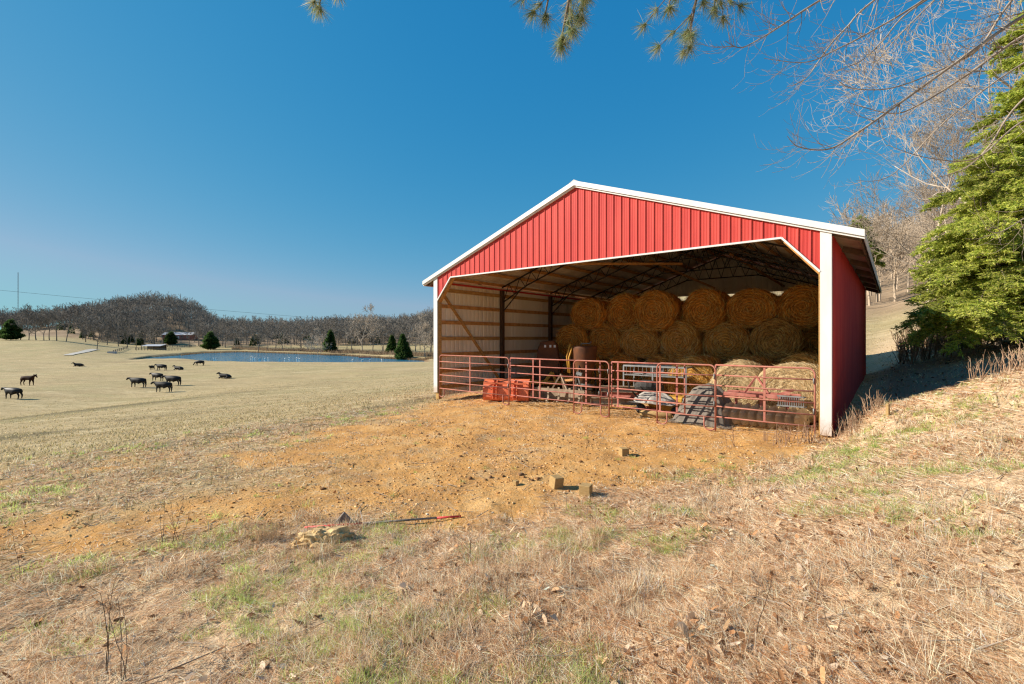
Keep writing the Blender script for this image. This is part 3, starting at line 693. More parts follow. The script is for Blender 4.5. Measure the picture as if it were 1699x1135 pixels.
def crumple(name, label, cat, u, v, z, rx, ry, hgt, mt, seed, cone=False, floor=.02):
    n = 72; V = []
    for i in range(n):
        for j in range(n):
            a = i/(n-1)*2-1; b = j/(n-1)*2-1; r = math.hypot(a, b)
            k = max(0, 1-r) if cone else max(0, 1-r**2.6)
            pass
            ang = math.atan2(b, a)
            fo = vnoise(math.cos(ang)*2.6+seed, math.sin(ang)*2.6, seed)*.55+vnoise(math.cos(ang)*6+seed, math.sin(ang)*6, seed+1)*.3+vnoise(math.cos(ang)*12+seed, math.sin(ang)*12, seed+2)*.15-.5
            lum = vnoise(a*2.4+seed, b*2.4, seed+6)-.5; fine_ = vnoise(a*9+seed+b*4, b*3-a*2, seed+7)-.5
            rr_ = min(1, r); base_ = (1-rr_**1.7)**(.85 if cone else .6) if rr_ < 1 else 0
            hh = hgt*base_*(1+float(fo)*.45*rr_**.7+float(lum)*.5*rr_)+float(fine_)*.045*(1-rr_)
            k2 = 1+float(fo)*.30
            V.append((a*rx*k2+(.10*hgt*base_ if cone else 0), b*ry*k2, max(floor*(1.2-rr_), hh+.01)))
    Fc = np.array([[i*n+j, (i+1)*n+j, (i+1)*n+j+1, i*n+j+1] for i in range(n-1) for j in range(n-1)])
    V = np.array(V, float)
    me = np_mesh(V, Fc, M[mt], smooth=True); o = link(name, me, None, bw(u, v, z), BROT); md = o.modifiers.new('t', 'SOLIDIFY'); md.thickness = .008
    return tag(o, label, cat)
crumple('plastic_sheet', 'crumpled pale plastic sheet draped over the small yellow machine', 'sheet', 7.95, 1.25, FZ+.33, .62, .42, .30, 'plastic', 4)
crumple('tarp_heap', 'grey brown tarpaulin bunched over a heap beside the disc harrow', 'tarp', 9.42, .85, FZ, .78, .62, 1.0, 'tarp', 9, True)
o = thing(8.2, .65, FZ+.10, .2, 'firewood_log', 'pale cut log lying on the floor under the yellow machine', 'log')
m = MB(); m.lathe([(-.42, .07), (-.40, .10), (0, .11), (.40, .10), (.42, .08)], 14, 'x'); m.build('log', M['block'], o, True)
# disc harrow
o = thing(10.2, .62, FZ, .04, 'disc_harrow', 'red framed disc harrow with a row of dusty discs by the right post', 'harrow')
for y in (0, .45):
    m = MB(); m.bar((-.25, y, .80), (1.35, y, .80), .09, .10); m.build('frame_bar', M['gate2'], o, bevel=.01)
for x in (0, .55, 1.1):
    m = MB(); m.bar((x, -.02, .80), (x, .47, .80), .07, .07); m.bar((x, .2, .78), (x, .22, .32), .06, .06); m.build('cross_bar', M['gate2'], o)
m = MB(); m.bar((.95, -.06, .86), (1.25, -.06, .99), .06, .06); m.bar((.2, .1, .82), (.45, .2, 1.25), .04, .04); m.bar((.75, .1, .82), (.45, .2, 1.25), .04, .04); m.build('hitch', M['gate2'], o)
m = MB(); m.tube([(-.2, .2, .30), (1.5, .2, .30)], .025, 8); m.build('axle', M['steel'], o)
for k in range(9):
    m = MB(); x = -.12+k*.19; vs = []; n = 28
    for rr, dx in ((.005, .06), (.14, .045), (.28, 0)):
        for i in range(n):
            a = 2*PI*i/n; q = rr*(1 if (rr < .2 or i % 4) else .88); vs.append((dx, q*math.cos(a), q*math.sin(a)))
    fs = [(i+j*n, (i+1) % n+j*n, (i+1) % n+(j+1)*n, i+(j+1)*n) for j in range(2) for i in range(n)]
    m.add(vs, fs); ob = m.build('disc', M['discm'], o); ob.location = (x, .12, .31); ob.rotation_euler = (0, 0, -.5)
m = MB()
for k in range(12): m.bar((.95+k*.045, -.10, .62), (.95+k*.045, -.10, .84), .014, .014)
m.bar((.92, -.10, .84), (1.5, -.10, .84), .03, .03); m.bar((.92, -.10, .62), (1.5, -.10, .62), .03, .03); m.build('weight_grid', M['grey'], o)

# ------------------------------------------------------------------ small things on the clay
for px, py, s, rot, dz, lb in ((1035, 756, .145, .25, 0, 'square timber offcut nearest the gates on the orange clay'), (922, 808, .155, .5, 0, 'square timber offcut beside the smallest chip of wood'),
                           (972, 822, .15, -.45, 0, 'square timber offcut closest to the dry grass edge'), (856, 805, .07, .8, 0, 'smallest chip of wood lying on the orange clay')):
    p = on_ground(px, py); m = MB(); m.box(-s/2, -s/2, -.02, s/2, s/2, s*.98)
    o = m.build('timber_block', M['block'], None, bevel=.004, loc=p, rz=rot)
    if px == 922: o.rotation_euler = (.1, .08, .5)
    tag(o, lb, 'wood block', 'timber offcuts on the clay pad')
def blob_rock(name, label, cat, px, py, sx, sy, sz, mt, seed, amp=.5):
    bm = bmesh.new(); bmesh.ops.create_icosphere(bm, subdivisions=5, radius=1)
    for v in bm.verts:
        c = v.co
        n_ = float(fbm(c.x*1.3+seed, c.y*1.3+c.z*1.7, seed, 4))-.5; n2 = float(vnoise(c.x*5+seed, c.y*5+c.z*9, seed+2))-.5
        n3 = 1-abs(float(fbm(c.x*2.6+seed*3, c.y*2.6+c.z*5, seed+9, 4))-.5)*4
        c *= 1+n_*amp+n2*.12-.16*max(0, n3)**2; c.z = math.floor(c.z*4+n2*1.5)*.25*.55+c.z*.45
        v.co = Vector((c.x*sx, c.y*sy, max(c.z, -.3)*sz))
    me = bpy.data.meshes.new(name); bm.to_mesh(me); bm.free(); me.materials.append(M[mt])
    o = link(name, me, None, on_ground(px, py)); return tag(o, label, cat)
blob_rock('sandstone_rock', 'lumpy yellow sandstone rock at the dry grass edge', 'rock', 532, 901, .37, .2, .17, 'rock', 5, .8)
p = on_ground(568, 868); m = MB(); m.prism([(-.10, 0), (.13, 0), (.02, .13)], -.03, .02); tag(m.build('slate_piece', M['slate'], None, bevel=.004, loc=p, rz=.2), 'dark broken slate standing behind the sandstone rock', 'slate')
a = on_ground(505, 878); b = on_ground(765, 859); d = (b-a); n_ = 10
o = empty('painted_pole', a, math.atan2(d.y, d.x), 'faded red and grey pole lying along the grass edge', 'pole'); Ln = math.hypot(d.x, d.y)
for k, (f0, f1, mt) in enumerate(((0, .36, 'strip'), (.36, .84, 'slate'), (.84, 1, 'strip'))):
    m = MB(); z0 = .018; z1 = d.z+.018
    m.tube([(Ln*f0, 0, z0+(z1-z0)*f0), (Ln*f1, 0, z0+(z1-z0)*f1)], .013, 8); m.build('pole_section', M[mt], o, True)
p = on_ground(1473, 690, 8, 30); m = MB(); m.box(-.025, -.025, -.1, .025, .025, .22); tag(m.build('wooden_stake', M['block'], None, bevel=.004, loc=p, rz=.4), 'short wooden stake among the weeds right of the barn', 'stake')

# ------------------------------------------------------------------ animals
DG = None
def skin_mesh(name, joints, edges, mat, sub=2):
    me = bpy.data.meshes.new(name); me.from_pydata([j[:3] for j in joints], edges, [])
    o = bpy.data.objects.new('tmp', me); C.objects.link(o)
    o.modifiers.new('s', 'SKIN').use_smooth_shade = True
    for i, j in enumerate(joints):
        r = j[3]; sv = me.skin_vertices[0].data[i]; sv.radius = (r, r) if not isinstance(r, tuple) else r
    me.skin_vertices[0].data[0].use_root = True
    o.modifiers.new('u', 'SUBSURF').levels = sub; o.modifiers['u'].render_levels = sub
    dg = bpy.context.evaluated_depsgraph_get(); dg.update()
    out = bpy.data.meshes.new_from_object(o.evaluated_get(dg)); bpy.data.objects.remove(o)
    out.materials.clear(); out.materials.append(mat)
    for p_ in out.polygons: p_.use_smooth = True
    return out
def quad_animal(head, horse=False, graze=False, mat='cow'):
    J = []; E = []
    def ch(pts, start=None):
        prev = start
        for p in pts:
            J.append(p)
            if prev is not None: E.append((prev, len(J)-1))
            prev = len(J)-1
        return prev
    k = 1.1 if horse else 1.0; bz = 1.12 if horse else 1.0; br = .85 if horse else 1
    ch([(-.72, 0, bz+.10, .27*br), (-.25, 0, bz-.02, .41*br), (.25, 0, bz-.02, .40*br), (.62, 0, bz+.06, .30*br)])
    if horse: pts = [(.85, 0, 1.30, .18), (1.07, 0, 1.44, .14), (1.26, 0, 1.50, .11), (1.44, 0, 1.28, .075), (1.52, 0, 1.14, .06)]
    elif graze: pts = [(.95, 0, .92, .17), (1.15, 0, .62, .13), (1.28, 0, .35, .12), (1.42, 0, .12, .07)]
    else: pts = [(.92, 0, 1.18, .18), (1.14, 0, 1.28, .13), (1.30, 0, 1.24, .12), (1.52, 0, 1.04, .085)]
    base = len(J); ch(pts, 3); hd = base+2
    for s in (-1, 1): ch([(J[hd][0]-.05, s*.14, J[hd][2]+.09, .035), (J[hd][0]-.08, s*.26, J[hd][2]+(.16 if horse else .06), .03)], hd)
    lg = .085 if not horse else .06
    for s in (-1, 1):
        ch([(-.80, s*.17, bz-.18, .18), (-.74, s*.19, .68, .11), (-.90, s*.19, .46, lg), (-.84, s*.19, .12, .05), (-.79, s*.19, .035, .06)], 0)
        dx = .08*s
        ch([(.60, s*.16, bz-.28, .15), (.60+dx, s*.17, .50, .075), (.60+dx, s*.17, .12, .048), (.63+dx, s*.17, .035, .06)], 3)
    ch([(-.98, 0, bz+.15, .06), (-1.06, 0, bz-.15, .035), (-1.08, 0, .55, .05 if not horse else .08)], 0)
    if not horse: J[1] = (-.25, 0, bz-.06, .44)
    return skin_mesh('cow', J, E, M[mat])
def lying_animal():
    J = [(-.70, 0, .36, .28), (-.2, 0, .40, .36), (.3, 0, .40, .34), (.62, 0, .46, .26), (.86, 0, .66, .16), (1.02, 0, .82, .13), (1.18, 0, .80, .11), (1.38, 0, .66, .075)]
    E = [(i, i+1) for i in range(7)]
    for s in (-1, 1):
        b = len(J); J += [(1.0, s*.2, .90, .03)]; E.append((6, b))
        b = len(J); J += [(-.55, s*.33, .2, .14), (-.15, s*.42, .1, .07), (-.45, s*.45, .06, .05)]; E += [(0, b), (b, b+1), (b+1, b+2)]
        b = len(J); J += [(.6, s*.28, .2, .12), (.9, s*.3, .1, .06), (.65, s*.34, .06, .05)]; E += [(3, b), (b, b+1), (b+1, b+2)]
    J.append((-1.0, .1, .25, .05)); E.append((0, len(J)-1)); J.append((-1.05, .3, .06, .04)); E.append((len(J)-2, len(J)-1))
    return skin_mesh('cow', J, E, M['cow'])
COW = quad_animal(0); GRZ = quad_animal(0, graze=True); LIE = lying_animal(); HRS = quad_animal(0, True, mat='horse')
W_ = PI
for px, py, me, rz, s, nm, lb in (
    (46, 640, HRS, -.1, .98, 'horse', 'dark bay horse standing left of the herd with its head raised level'),
    (22, 662, COW, W_-.05, .95, 'cow', 'black cow standing nearest the left edge of the pasture'),
    (131, 608, LIE, W_+.3, 1.1, 'cow', 'black cow lying alone between the horse and the herd'),
    (252, 614, COW, -1.4, .72, 'calf', 'black calf facing the camera beside a standing cow'),
    (268, 615, COW, W_, 1.0, 'cow', 'black cow standing beside the calf'),
    (297, 614, LIE, W_-.1, 1.1, 'cow', 'black cow lying right of the calf'),
    (331, 607, GRZ, W_+.2, 1.0, 'cow', 'black cow farthest away near the pond crest'),
    (229, 643, COW, W_+.05, 1.0, 'cow', 'black cow standing at the left of the tight group'),
    (261, 632, COW, W_-.15, .92, 'cow', 'black cow at the rear of the tight group'),
    (287, 640, COW, W_, 1.05, 'cow', 'black cow at the right of the tight group'),
    (271, 651, COW, W_+.06, 1.0, 'cow', 'black cow standing in front of the tight group'),
    (374, 628, LIE, W_-.05, 1.1, 'cow', 'black cow lying alone nearest the barn')):
    p = on_ground(px, py, 15, 200); o = link(nm, me, None, p, rz); o.scale = (s, s, s); me.name = nm
    tag(o, lb, 'cow' if nm != 'horse' else 'horse', 'black cattle resting in the pasture' if nm != 'horse' else None)
# geese
gm = skin_mesh('goose', [(-.25, 0, .12, .10), (0, 0, .14, .17), (.2, 0, .16, .13), (.33, 0, .32, .05), (.36, 0, .5, .045), (.42, 0, .56, .05), (.52, 0, .54, .025)], [(i, i+1) for i in range(6)], M['goose'], 1)
for k in range(22):
    px = 415+RNG.random()*85 if k < 15 else 345+RNG.random()*290; Z = 205+RNG.random()*22
    if px > 560: Z = 196
    o = link('goose', gm, None, ((px-CX)/F*Z, Z, POND_Z-.03), RNG.random()*6); o.scale = (1.3,)*3
    tag(o, 'small white goose floating on the blue pond', 'goose', 'white geese floating on the pond')

# ------------------------------------------------------------------ trees
def seg_arrays(segs): a = np.array(segs, float); return a[:, 0:3], a[:, 3:6], a[:, 6], a[:, 7]
def seg_mesh(segs, mat, n=4, twist=True):
    P0, P1, R0, R1 = seg_arrays(segs); D = P1-P0; D /= np.linalg.norm(D, axis=1, keepdims=True)+1e-9
    ref = np.where(np.abs(D[:, 2:3]) > .9, [[1., 0, 0]], [[0, 0, 1.]]); A = np.cross(D, ref); A /= np.linalg.norm(A, axis=1, keepdims=True)+1e-9; B = np.cross(D, A)
    th = 2*PI*np.arange(n)/n; ring = A[:, None]*np.cos(th)[None, :, None]+B[:, None]*np.sin(th)[None, :, None]
    V = np.stack([P0[:, None]+ring*R0[:, None, None], P1[:, None]+ring*R1[:, None, None]], 1).reshape(-1, 3)
    i = np.arange(len(P0))[:, None]*2*n; k = np.arange(n)[None, :]; k2 = (k+1) % n
    Fc = np.stack([i+k, i+k2, i+n+k2, i+n+k], -1).reshape(-1, 4)
    return V, Fc, mat
def grow(rs, p, d, ln, r, lev, out, nseg=3, spread=.7, kids=(3, 4), up=.12, rmin=.004, shrink=.68, droop=0, wob=.16):
    d = d.normalized(); seg = ln/nseg; pts = [(p.copy(), r)]
    for i in range(nseg):
        d = (d+Vector((rs.gauss(0, wob), rs.gauss(0, wob), rs.gauss(0, wob)+up-droop))).normalized()
        q = p+d*seg; r2 = max(rmin, r*(1-.45/nseg*(1 if lev else 1.6)))
        out.append((*p, *q, r, r2)); p = q; r = r2; pts.append((p.copy(), r))
    if lev <= 0: return
    nk = rs.randint(*kids)
    for k in range(nk):
        i = rs.randint(1, nseg) if k else nseg
        bp, br = pts[i]; ax = d.orthogonal().normalized(); ax.rotate(Matrix.Rotation(rs.random()*2*PI, 3, d))
        nd_ = (d+ax*spread*rs.uniform(.6, 1.3)).normalized()
        grow(rs, bp.copy(), nd_, ln*shrink*rs.uniform(.75, 1.15), max(rmin, br*rs.uniform(.5, .72)), lev-1, out, nseg, spread, kids, up, rmin, shrink, droop, wob)
def bare_tree(seed, h, lev, r=None, kids=(3, 4), rmin=.02, spread=.62, fork=.25, nseg=3, up=.10, shrink=.70):
    rs = random.Random(seed); out = []; tr = []
    r = r or h*.017; p = Vector((0, 0, -.3)); d = Vector((rs.gauss(0, .05), rs.gauss(0, .05), 1))
    nh = h*fork; pts = []
    for i in range(4):
        q = p+d.normalized()*(nh+.3)/4; r2 = r*.92; tr.append((*p, *q, r, r2)); p = q; r = r2; d = (d+Vector((rs.gauss(0, .06), rs.gauss(0, .06), .1))).normalized()
    L0 = h*.30
    # leader continues with side limbs
    for k in range(4):
        ll = h*(1-fork)/4*.8; q = p+d*ll; tr.append((*p, *q, r, r*.75))
        for j in range(2 if k else 3):
            ax = d.orthogonal().normalized(); ax.rotate(Matrix.Rotation(rs.random()*2*PI, 3, d))
            grow(rs, p.lerp(q, rs.random()), (d*.55+ax*rs.uniform(.7, 1.1)), L0*(1-.14*k), max(rmin, r*.55), lev-1, out, nseg, spread, kids, up, rmin, shrink)
        p = q; r *= .75; d = (d+Vector((rs.gauss(0, .12), rs.gauss(0, .12), .08))).normalized()
    grow(rs, p, d, L0*.6, r, lev-1, out, nseg, spread, kids, up, rmin, shrink)
    return tr, out
def tree_objs(name, tr, cr, mt, mc, n1=7, n2=3):
    a = seg_mesh(tr, None, n1); b = seg_mesh(cr, None, n2)
    return np_mesh(a[0], a[1], mt), np_mesh(b[0], b[1], mc)
FAR = []
for s in range(7):
    tr, cr = bare_tree(100+s, 14, 4, rmin=.045, kids=(2, 4), fork=.16+.02*s)
    FAR.append(tree_objs('bare_tree', tr, cr, M['barkfar'], M['barkfar'], 5, 3))
def put_tree(p, meshes, scale, rz, label, group, name='bare_tree', cat='tree', wd=1.0):
    o = empty(name, p, rz, label, cat, group); o.scale = (scale*wd, scale*wd, scale)
    link('trunk', meshes[0], o); link('crown', meshes[1], o); return o
# named single trees seen across the pond
def evergreen(seed, h, r, n=14000, base=.06, cols=((.035, .075, .02), (.06, .11, .03), (.09, .14, .04)), leaf=.28, narrow=1.0):
    rs = np.random.default_rng(seed); z = base*h+(1-base)*h*(1-np.sqrt(rs.random(n))); f = (z-base*h)/((1-base)*h)
    prof = r*np.clip((1-f)**narrow, .02, 1)*(np.clip(f*6+.45, 0, 1)); A = rs.random(n)*2*PI
    lump = .45+.75*vnoise(A*1.6+seed, z*.7, seed)+.35*vnoise(A*5, z*2.0, seed+1)
    rad = prof*lump*np.sqrt(.25+.75*rs.random(n))
    P = np.stack([np.cos(A)*rad, np.sin(A)*rad, z], 1)
    D = np.stack([np.cos(A), np.sin(A), rs.normal(size=n)*.35+.25], 1)+rs.normal(size=(n, 3))*.4
    v, fc, cc = strands(P, D, leaf*(.6+rs.random(n)*.8), leaf*.45*np.ones(n), pal(n, cols, var=.22))
    tr = MB(); tr = seg_mesh([(0, 0, -.3, 0, 0, h*.9, h*.018, h*.004)], None, 7)
    return np_mesh(tr[0], tr[1], M['bark']), np_mesh(v, fc, M['greenc'], cc)
EV = [evergreen(5, 12, 3.9, leaf=.7, n=9000, narrow=.85), evergreen(6, 12, 4.9, leaf=.75, narrow=.6, n=10000), evergreen(7, 9, 3.8, leaf=.7, narrow=.5, n=8000)]
SYC = tree_objs('sycamore', *bare_tree(42, 22, 5, rmin=.05, kids=(3, 4), spread=.75, fork=.14, shrink=.72), M['barkpale'], M['barkpale'], 6, 3)
def far_p(px, Z): x = (px-CX)/F*Z; return Vector((x, Z, Hs(x, Z)-.1))
put_tree(far_p(601, 262), SYC, 1.0, .4, 'tall pale barked bare sycamore on the far pond bank', None, 'sycamore_tree')
put_tree(far_p(527, 250), SYC, .62, 2.4, 'small pale trunked sycamore leaning over the far shore of the pond', None, 'sycamore_tree')
put_tree(far_p(705, 205), SYC, .70, 4.4, 'pale bare tree standing just left of the barn corner post', None, 'sycamore_tree')
put_tree(far_p(668, 205), EV[0], 1.0, 0, 'dark green cedar standing on the far pond bank', 'evergreens round the pond', 'cedar_tree')
put_tree(far_p(650, 240), EV[0], .85, 2, 'smaller cedar close behind the large pond bank cedar', 'evergreens round the pond', 'cedar_tree')
put_tree(far_p(349, 318), EV[1], 1.05, 1, 'broad dark cedar at the left end of the pond', 'evergreens round the pond', 'cedar_tree')
put_tree(far_p(284, 360), EV[2], 1.1, 3, 'round dark evergreen beside the far farmhouse', 'evergreens round the pond', 'cedar_tree')
put_tree(far_p(548, 275), EV[0], 1.1, 4, 'narrow cedar in the tree belt between two sycamores', 'evergreens round the pond', 'cedar_tree')
0 and put_tree(far_p(124, 300), EV[2], .75, 5, 'low dark evergreen under the bare trees on the left', 'evergreens round the pond', 'cedar_tree')
0 and put_tree(far_p(92, 300), FAR[2] if 0 else EV[2], .6, 2, 'dark shrub like evergreen left of the round low evergreen', 'evergreens round the pond', 'cedar_tree')
put_tree(far_p(18, 290), EV[1], 1.1, 2, 'dark pine at the far left end of the tree line', 'evergreens round the pond', 'cedar_tree')
OAK = tree_objs('oak', *bare_tree(77, 12, 5, rmin=.04, kids=(3, 4), spread=.8, fork=.2), M['barkfar'], M['barkfar'], 6, 3)
put_tree(far_p(161, 236), OAK, 1.05, .4, 'lone dark bare oak standing beside the farm track', None, 'oak_tree')
k = 0
for px, Z in [(x, 292+8*math.sin(x)) for x in (34, 48, 60, 73, 82, 94, 110)]:
    put_tree(far_p(px, Z), FAR[k % 7], 1.15+.1*(k % 3), k*1.3, 'bare grey tree in the open row on the left skyline', 'bare trees on the left skyline'); k += 1
for px, Z in ((140, 325), (178, 330), (196, 322), (212, 330), (236, 335), (252, 345), (268, 350), (318, 345), (332, 350), (375, 345), (392, 338), (427, 300), (445, 310), (412, 330), (467, 292), (497, 300), (484, 320), (512, 290), (560, 285), (575, 290), (622, 285), (632, 262), (645, 275), (690, 240), (715, 250), (678, 270), (697, 290), (540, 300), (585, 300), (712, 222), (455, 335), (430, 342), (500, 335)):
    put_tree(far_p(px+RNG.normal()*2, Z), FAR[k % 7], .95+.35*RNG.random(), k*1.7, 'bare grey brown tree in the belt beyond the pond', 'bare trees in the belt beyond the pond', wd=1.15); k += 1
# woodland masses
def merged_wood(name, pts, label, mat, variants, smin=.8, smax=1.25):
    parts = []
    for (x, y) in pts:
        V, Fc = variants[RNG.integers(len(variants))]; s = RNG.uniform(smin, smax); a = RNG.random()*6.28
        c, sn = math.cos(a)*s, math.sin(a)*s
        v = V @ np.array([[c, sn, 0], [-sn, c, 0], [0, 0, s]])+np.array([x, y, Hs(x, y)]); parts.append((v, Fc, np.zeros((len(v), 3))))
    V, Fc, _ = merge(parts)
    return tag(link(name, np_mesh(V, Fc, mat)), label, 'wood', kind='stuff')
def wv(seed, h, lev, rmin, kids):
    tr, cr = bare_tree(seed, h, lev, rmin=rmin, kids=kids, spread=.6, fork=.28); V, Fc, _ = seg_mesh(tr+cr, None, 3); return V, Fc
WV = [wv(300+s, 15, 3, .085, (2, 3)) for s in range(6)]
pts = []
for i in range(9000):
    px = RNG.uniform(-60, 760); Z = RNG.uniform(352, 560) if not (340 < px < 525) else RNG.uniform(352, 780)
    if px < 130 and Z < 420: continue
    if 262 < px < 322 and Z < 400: continue
    pts.append(((px-CX)/F*Z, Z))
    if len(pts) >= 2000: break
M['woodfar'] = simple('far_woodland', (.165, .145, .12), (.26, .23, .195), .03, .95)  # bark greyed so the colour carries the fade of distance
merged_wood('woodland', pts, 'bare winter woodland covering the hills beyond the pond', M['woodfar'], WV)
# dark evergreens sprinkled through the hill wood
parts = []
EVm = []
rs = np.random.default_rng(3)
for i in range(60):
    px = RNG.choice([RNG.uniform(95, 260), RNG.uniform(380, 720)]); Z = RNG.uniform(345, 480); x = (px-CX)/F*Z
    h = RNG.uniform(5, 10); n = 260; z = h*(1-np.sqrt(rs.random(n))); A = rs.random(n)*2*PI; r_ = (h-z)*.28
    P = np.stack([np.cos(A)*r_, np.sin(A)*r_, z], 1)+np.array([x, Z, Hs(x, Z)])
    v, f, c = strands(P, rs.normal(size=(n, 3)), np.full(n, .9), np.full(n, .5), pal(n, [(.03, .06, .02), (.05, .08, .03)])); parts.append((v, f, c))
V_, F_, c_ = merge(parts); tag(link('evergreen_undergrowth', np_mesh(V_, F_, M['greenc'], c_)), 'dark evergreen undergrowth dotted through the far woodland', 'wood', kind='stuff')
# brushy hedge along far shore
n = 16000; px = RNG.uniform(385, 745, n); q = (px-CX)/F; Z = np.interp(q, SH_Q, SH_F)+RNG.uniform(12, 40, n); x = q*Z
P = np.stack([x, Z, H(x, Z)], 1); D = RNG.normal(size=(n, 3))*.5; D[:, 2] = 1
v, f, c = strands(P, D, .8+RNG.random(n)*2.2*vnoise(x*.2, Z*.2, 4), .12*np.ones(n), pal(n, [(.27, .19, .12), (.19, .13, .085), (.36, .27, .18)]))
tag(link('shore_brush', np_mesh(v, f, M['col'], c)), 'brown dry brush along the far shore of the pond', 'brush', kind='stuff')
# reeds at the waterline
n = 9000; px = RNG.uniform(300, 745, n); q = (px-CX)/F; Z = np.interp(q, SH_Q, SH_F)+RNG.uniform(-3.5, 2, n); x = q*Z
P = np.stack([x, Z, np.maximum(H(x, Z), POND_Z)], 1); D = RNG.normal(size=(n, 3))*.3; D[:, 2] = 1
v, f, c = strands(P, D, .4+RNG.random(n)*.7, .10*np.ones(n), pal(n, [(.36, .25, .14), (.22, .14, .08)]))
tag(link('shore_reeds', np_mesh(v, f, M['col'], c)), 'low brown reeds edging the pond', 'reeds', kind='stuff')

# ------------------------------------------------------------------ distant farm things
o = empty('farmhouse', far_p(300, 385), .1, 'long low red farmhouse with pale roof below the wooded hill', 'house')
m = MB(); m.box(-12, -4, -1, 11, 4, 3.2); m.build('wall', M['house'], o)
m = MB(); m.add([(-12.6, -4.8, 3.1), (11.6, -4.8, 3.1), (11.6, 4.8, 3.1), (-12.6, 4.8, 3.1), (-12.6, 0, 5.2), (11.6, 0, 5.2)], [(0, 1, 5, 4), (3, 4, 5, 2), (0, 4, 3), (1, 2, 5), (0, 3, 2, 1)]); m.build('roof', M['roofg'], o)
for x in (-9.5, -6, -2, 2.5, 6.5):
    m = MB(); m.box(x, -4.12, 1.0, x+1.4, -4.02, 2.4); wn_ = m.build('window', M['white'], o); m = MB(); m.box(x+.15, -4.16, 1.15, x+1.25, -4.13, 2.25); m.build('pane', M['steel'], wn_)
m = MB(); m.box(0, -4.12, -.2, 1.1, -4.02, 2.1); m.build('door', M['white'], o)
o = empty('open_shed', far_p(255, 300), .05, 'low open livestock shed with pale metal roof', 'shed')
m = MB(); m.add([(-6, -3, 2.3), (6, -3, 2.3), (6, 3, 3.3), (-6, 3, 3.3), (-6, -3, 2.45), (6, -3, 2.45), (6, 3, 3.45), (-6, 3, 3.45)], [(0, 1, 2, 3), (4, 7, 6, 5), (0, 4, 5, 1), (2, 6, 7, 3), (1, 5, 6, 2), (0, 3, 7, 4)]); m.build('roof', M['roofg'], o)
for x in (-5.6, -1.9, 1.9, 5.6):
    for y in (-2.7, 2.7):
        m = MB(); m.box(x-.12, y-.12, -.5, x+.12, y+.12, 2.4 if y < 0 else 3.2); m.build('post', M['post'], o)
m = MB(); m.box(-6, 2.9, 0, 6, 3.0, 3.2); m.build('wall', M['barkfar'], o)
def far_fence(pA, pB, n, label, h=1.5):
    a = far_p(*pA); b = far_p(*pB); o = empty('farm_fence', a, 0, label, 'fence', 'weathered fences around the far farmyard'); pr_ = None
    for i in range(n):
        t = i/(n-1); x = a.x+(b.x-a.x)*t; y = a.y+(b.y-a.y)*t; z = Hs(x, y); q = Vector((x, y, z))-a
        m = MB(); m.box(q.x-.1, q.y-.1, q.z-.3, q.x+.1, q.y+.1, q.z+h); m.build('post', M['barkfar'], o)
        if pr_ is not None:
            m = MB()
            for zz in (.5, 1.0, 1.4): m.bar(pr_+Vector((0, 0, zz)), q+Vector((0, 0, zz)), .05, .12)
            m.build('rail', M['barkfar'], o)
        pr_ = q
far_fence((188, 225), (212, 300), 9, 'weathered fence running away from the farm track')
far_fence((225, 285), (300, 292), 16, 'weathered fence in front of the open shed')
far_fence((266, 340), (318, 345), 14, 'weathered fence below the red farmhouse')
far_fence((395, 345), (520, 300), 18, 'thin fence on the far side of the pond')
o = empty('water_trough', far_p(186, 222), 0, 'small pale water trough by the far fence', 'trough')
m = MB(); m.box(-1.8, -.7, 0, 1.8, .7, .15); m.box(-1.8, -.7, .15, -1.7, .7, 1.0); m.box(1.7, -.7, .15, 1.8, .7, 1.0); m.box(-1.7, -.7, .15, 1.7, -.6, 1.0); m.box(-1.7, .6, .15, 1.7, .7, 1.0); m.build('tank', M['roofg'], o)
m = MB(); m.box(-1.7, -.6, .7, 1.7, .6, .8); m.build('water', M['grey'], o)
o = empty('feed_wagon', far_p(610, 222), .1, 'dark red feed wagon on the far side of the pond', 'wagon')
m = MB(); m.box(-4, -1, .7, 1.2, 1, 2.0); m.build('bed', M['house'], o, bevel=.05)
m = MB(); m.box(1.4, -1, .6, 4, 1, 1.7); m.build('tongue_box', M['barkfar'], o, bevel=.05)
for x in (-3, .2, 3):
    m = MB(); m.lathe([(-1.15, .35), (-1.12, .45), (1.12, .45), (1.15, .35)], 14, 'y', (x, 0, .45)); m.build('wheel', M['rubber'], o)
def upole(px, Z, h, label):
    p = far_p(px, Z); o = empty('utility_pole', p, .3, label, 'utility pole', 'wooden utility poles')
    m = MB(); m.tube([(0, 0, -.5), (0, 0, h)], [.2, .14], 8); m.build('pole', M['tanmetal'], o)
    m = MB(); m.box(-1.1, -.06, h-.7, 1.1, .06, h-.55); m.build('crossarm', M['tanmetal'], o); return p+Vector((0, 0, h-.5))
upole(636, 232, 11, 'wooden utility pole left of the far bank cedar'); upole(226, 275, 9, 'wooden utility pole beside the open shed')
A_ = pw(-420, 440, 90); B_ = pw(770, 541, 330); m = MB()
m.tube([A_.lerp(B_, t)-Vector((0, 0, 3.4*4*t*(1-t)*.6)) for t in np.linspace(0, 1, 40)], [.03+.05*t for t in np.linspace(0, 1, 40)], 4)
tag(m.build('power_line', M['steel']), 'thin power line crossing the sky above the left hills', 'cable')
P_ = far_p(30, 640); m = MB(); top = pw(30, 452, 640).z-P_.z
for k in range(3): m.tube([(.5*math.cos(k*2.09), .5*math.sin(k*2.09), -2), (.5*math.cos(k*2.09), .5*math.sin(k*2.09), top)], .09, 4)
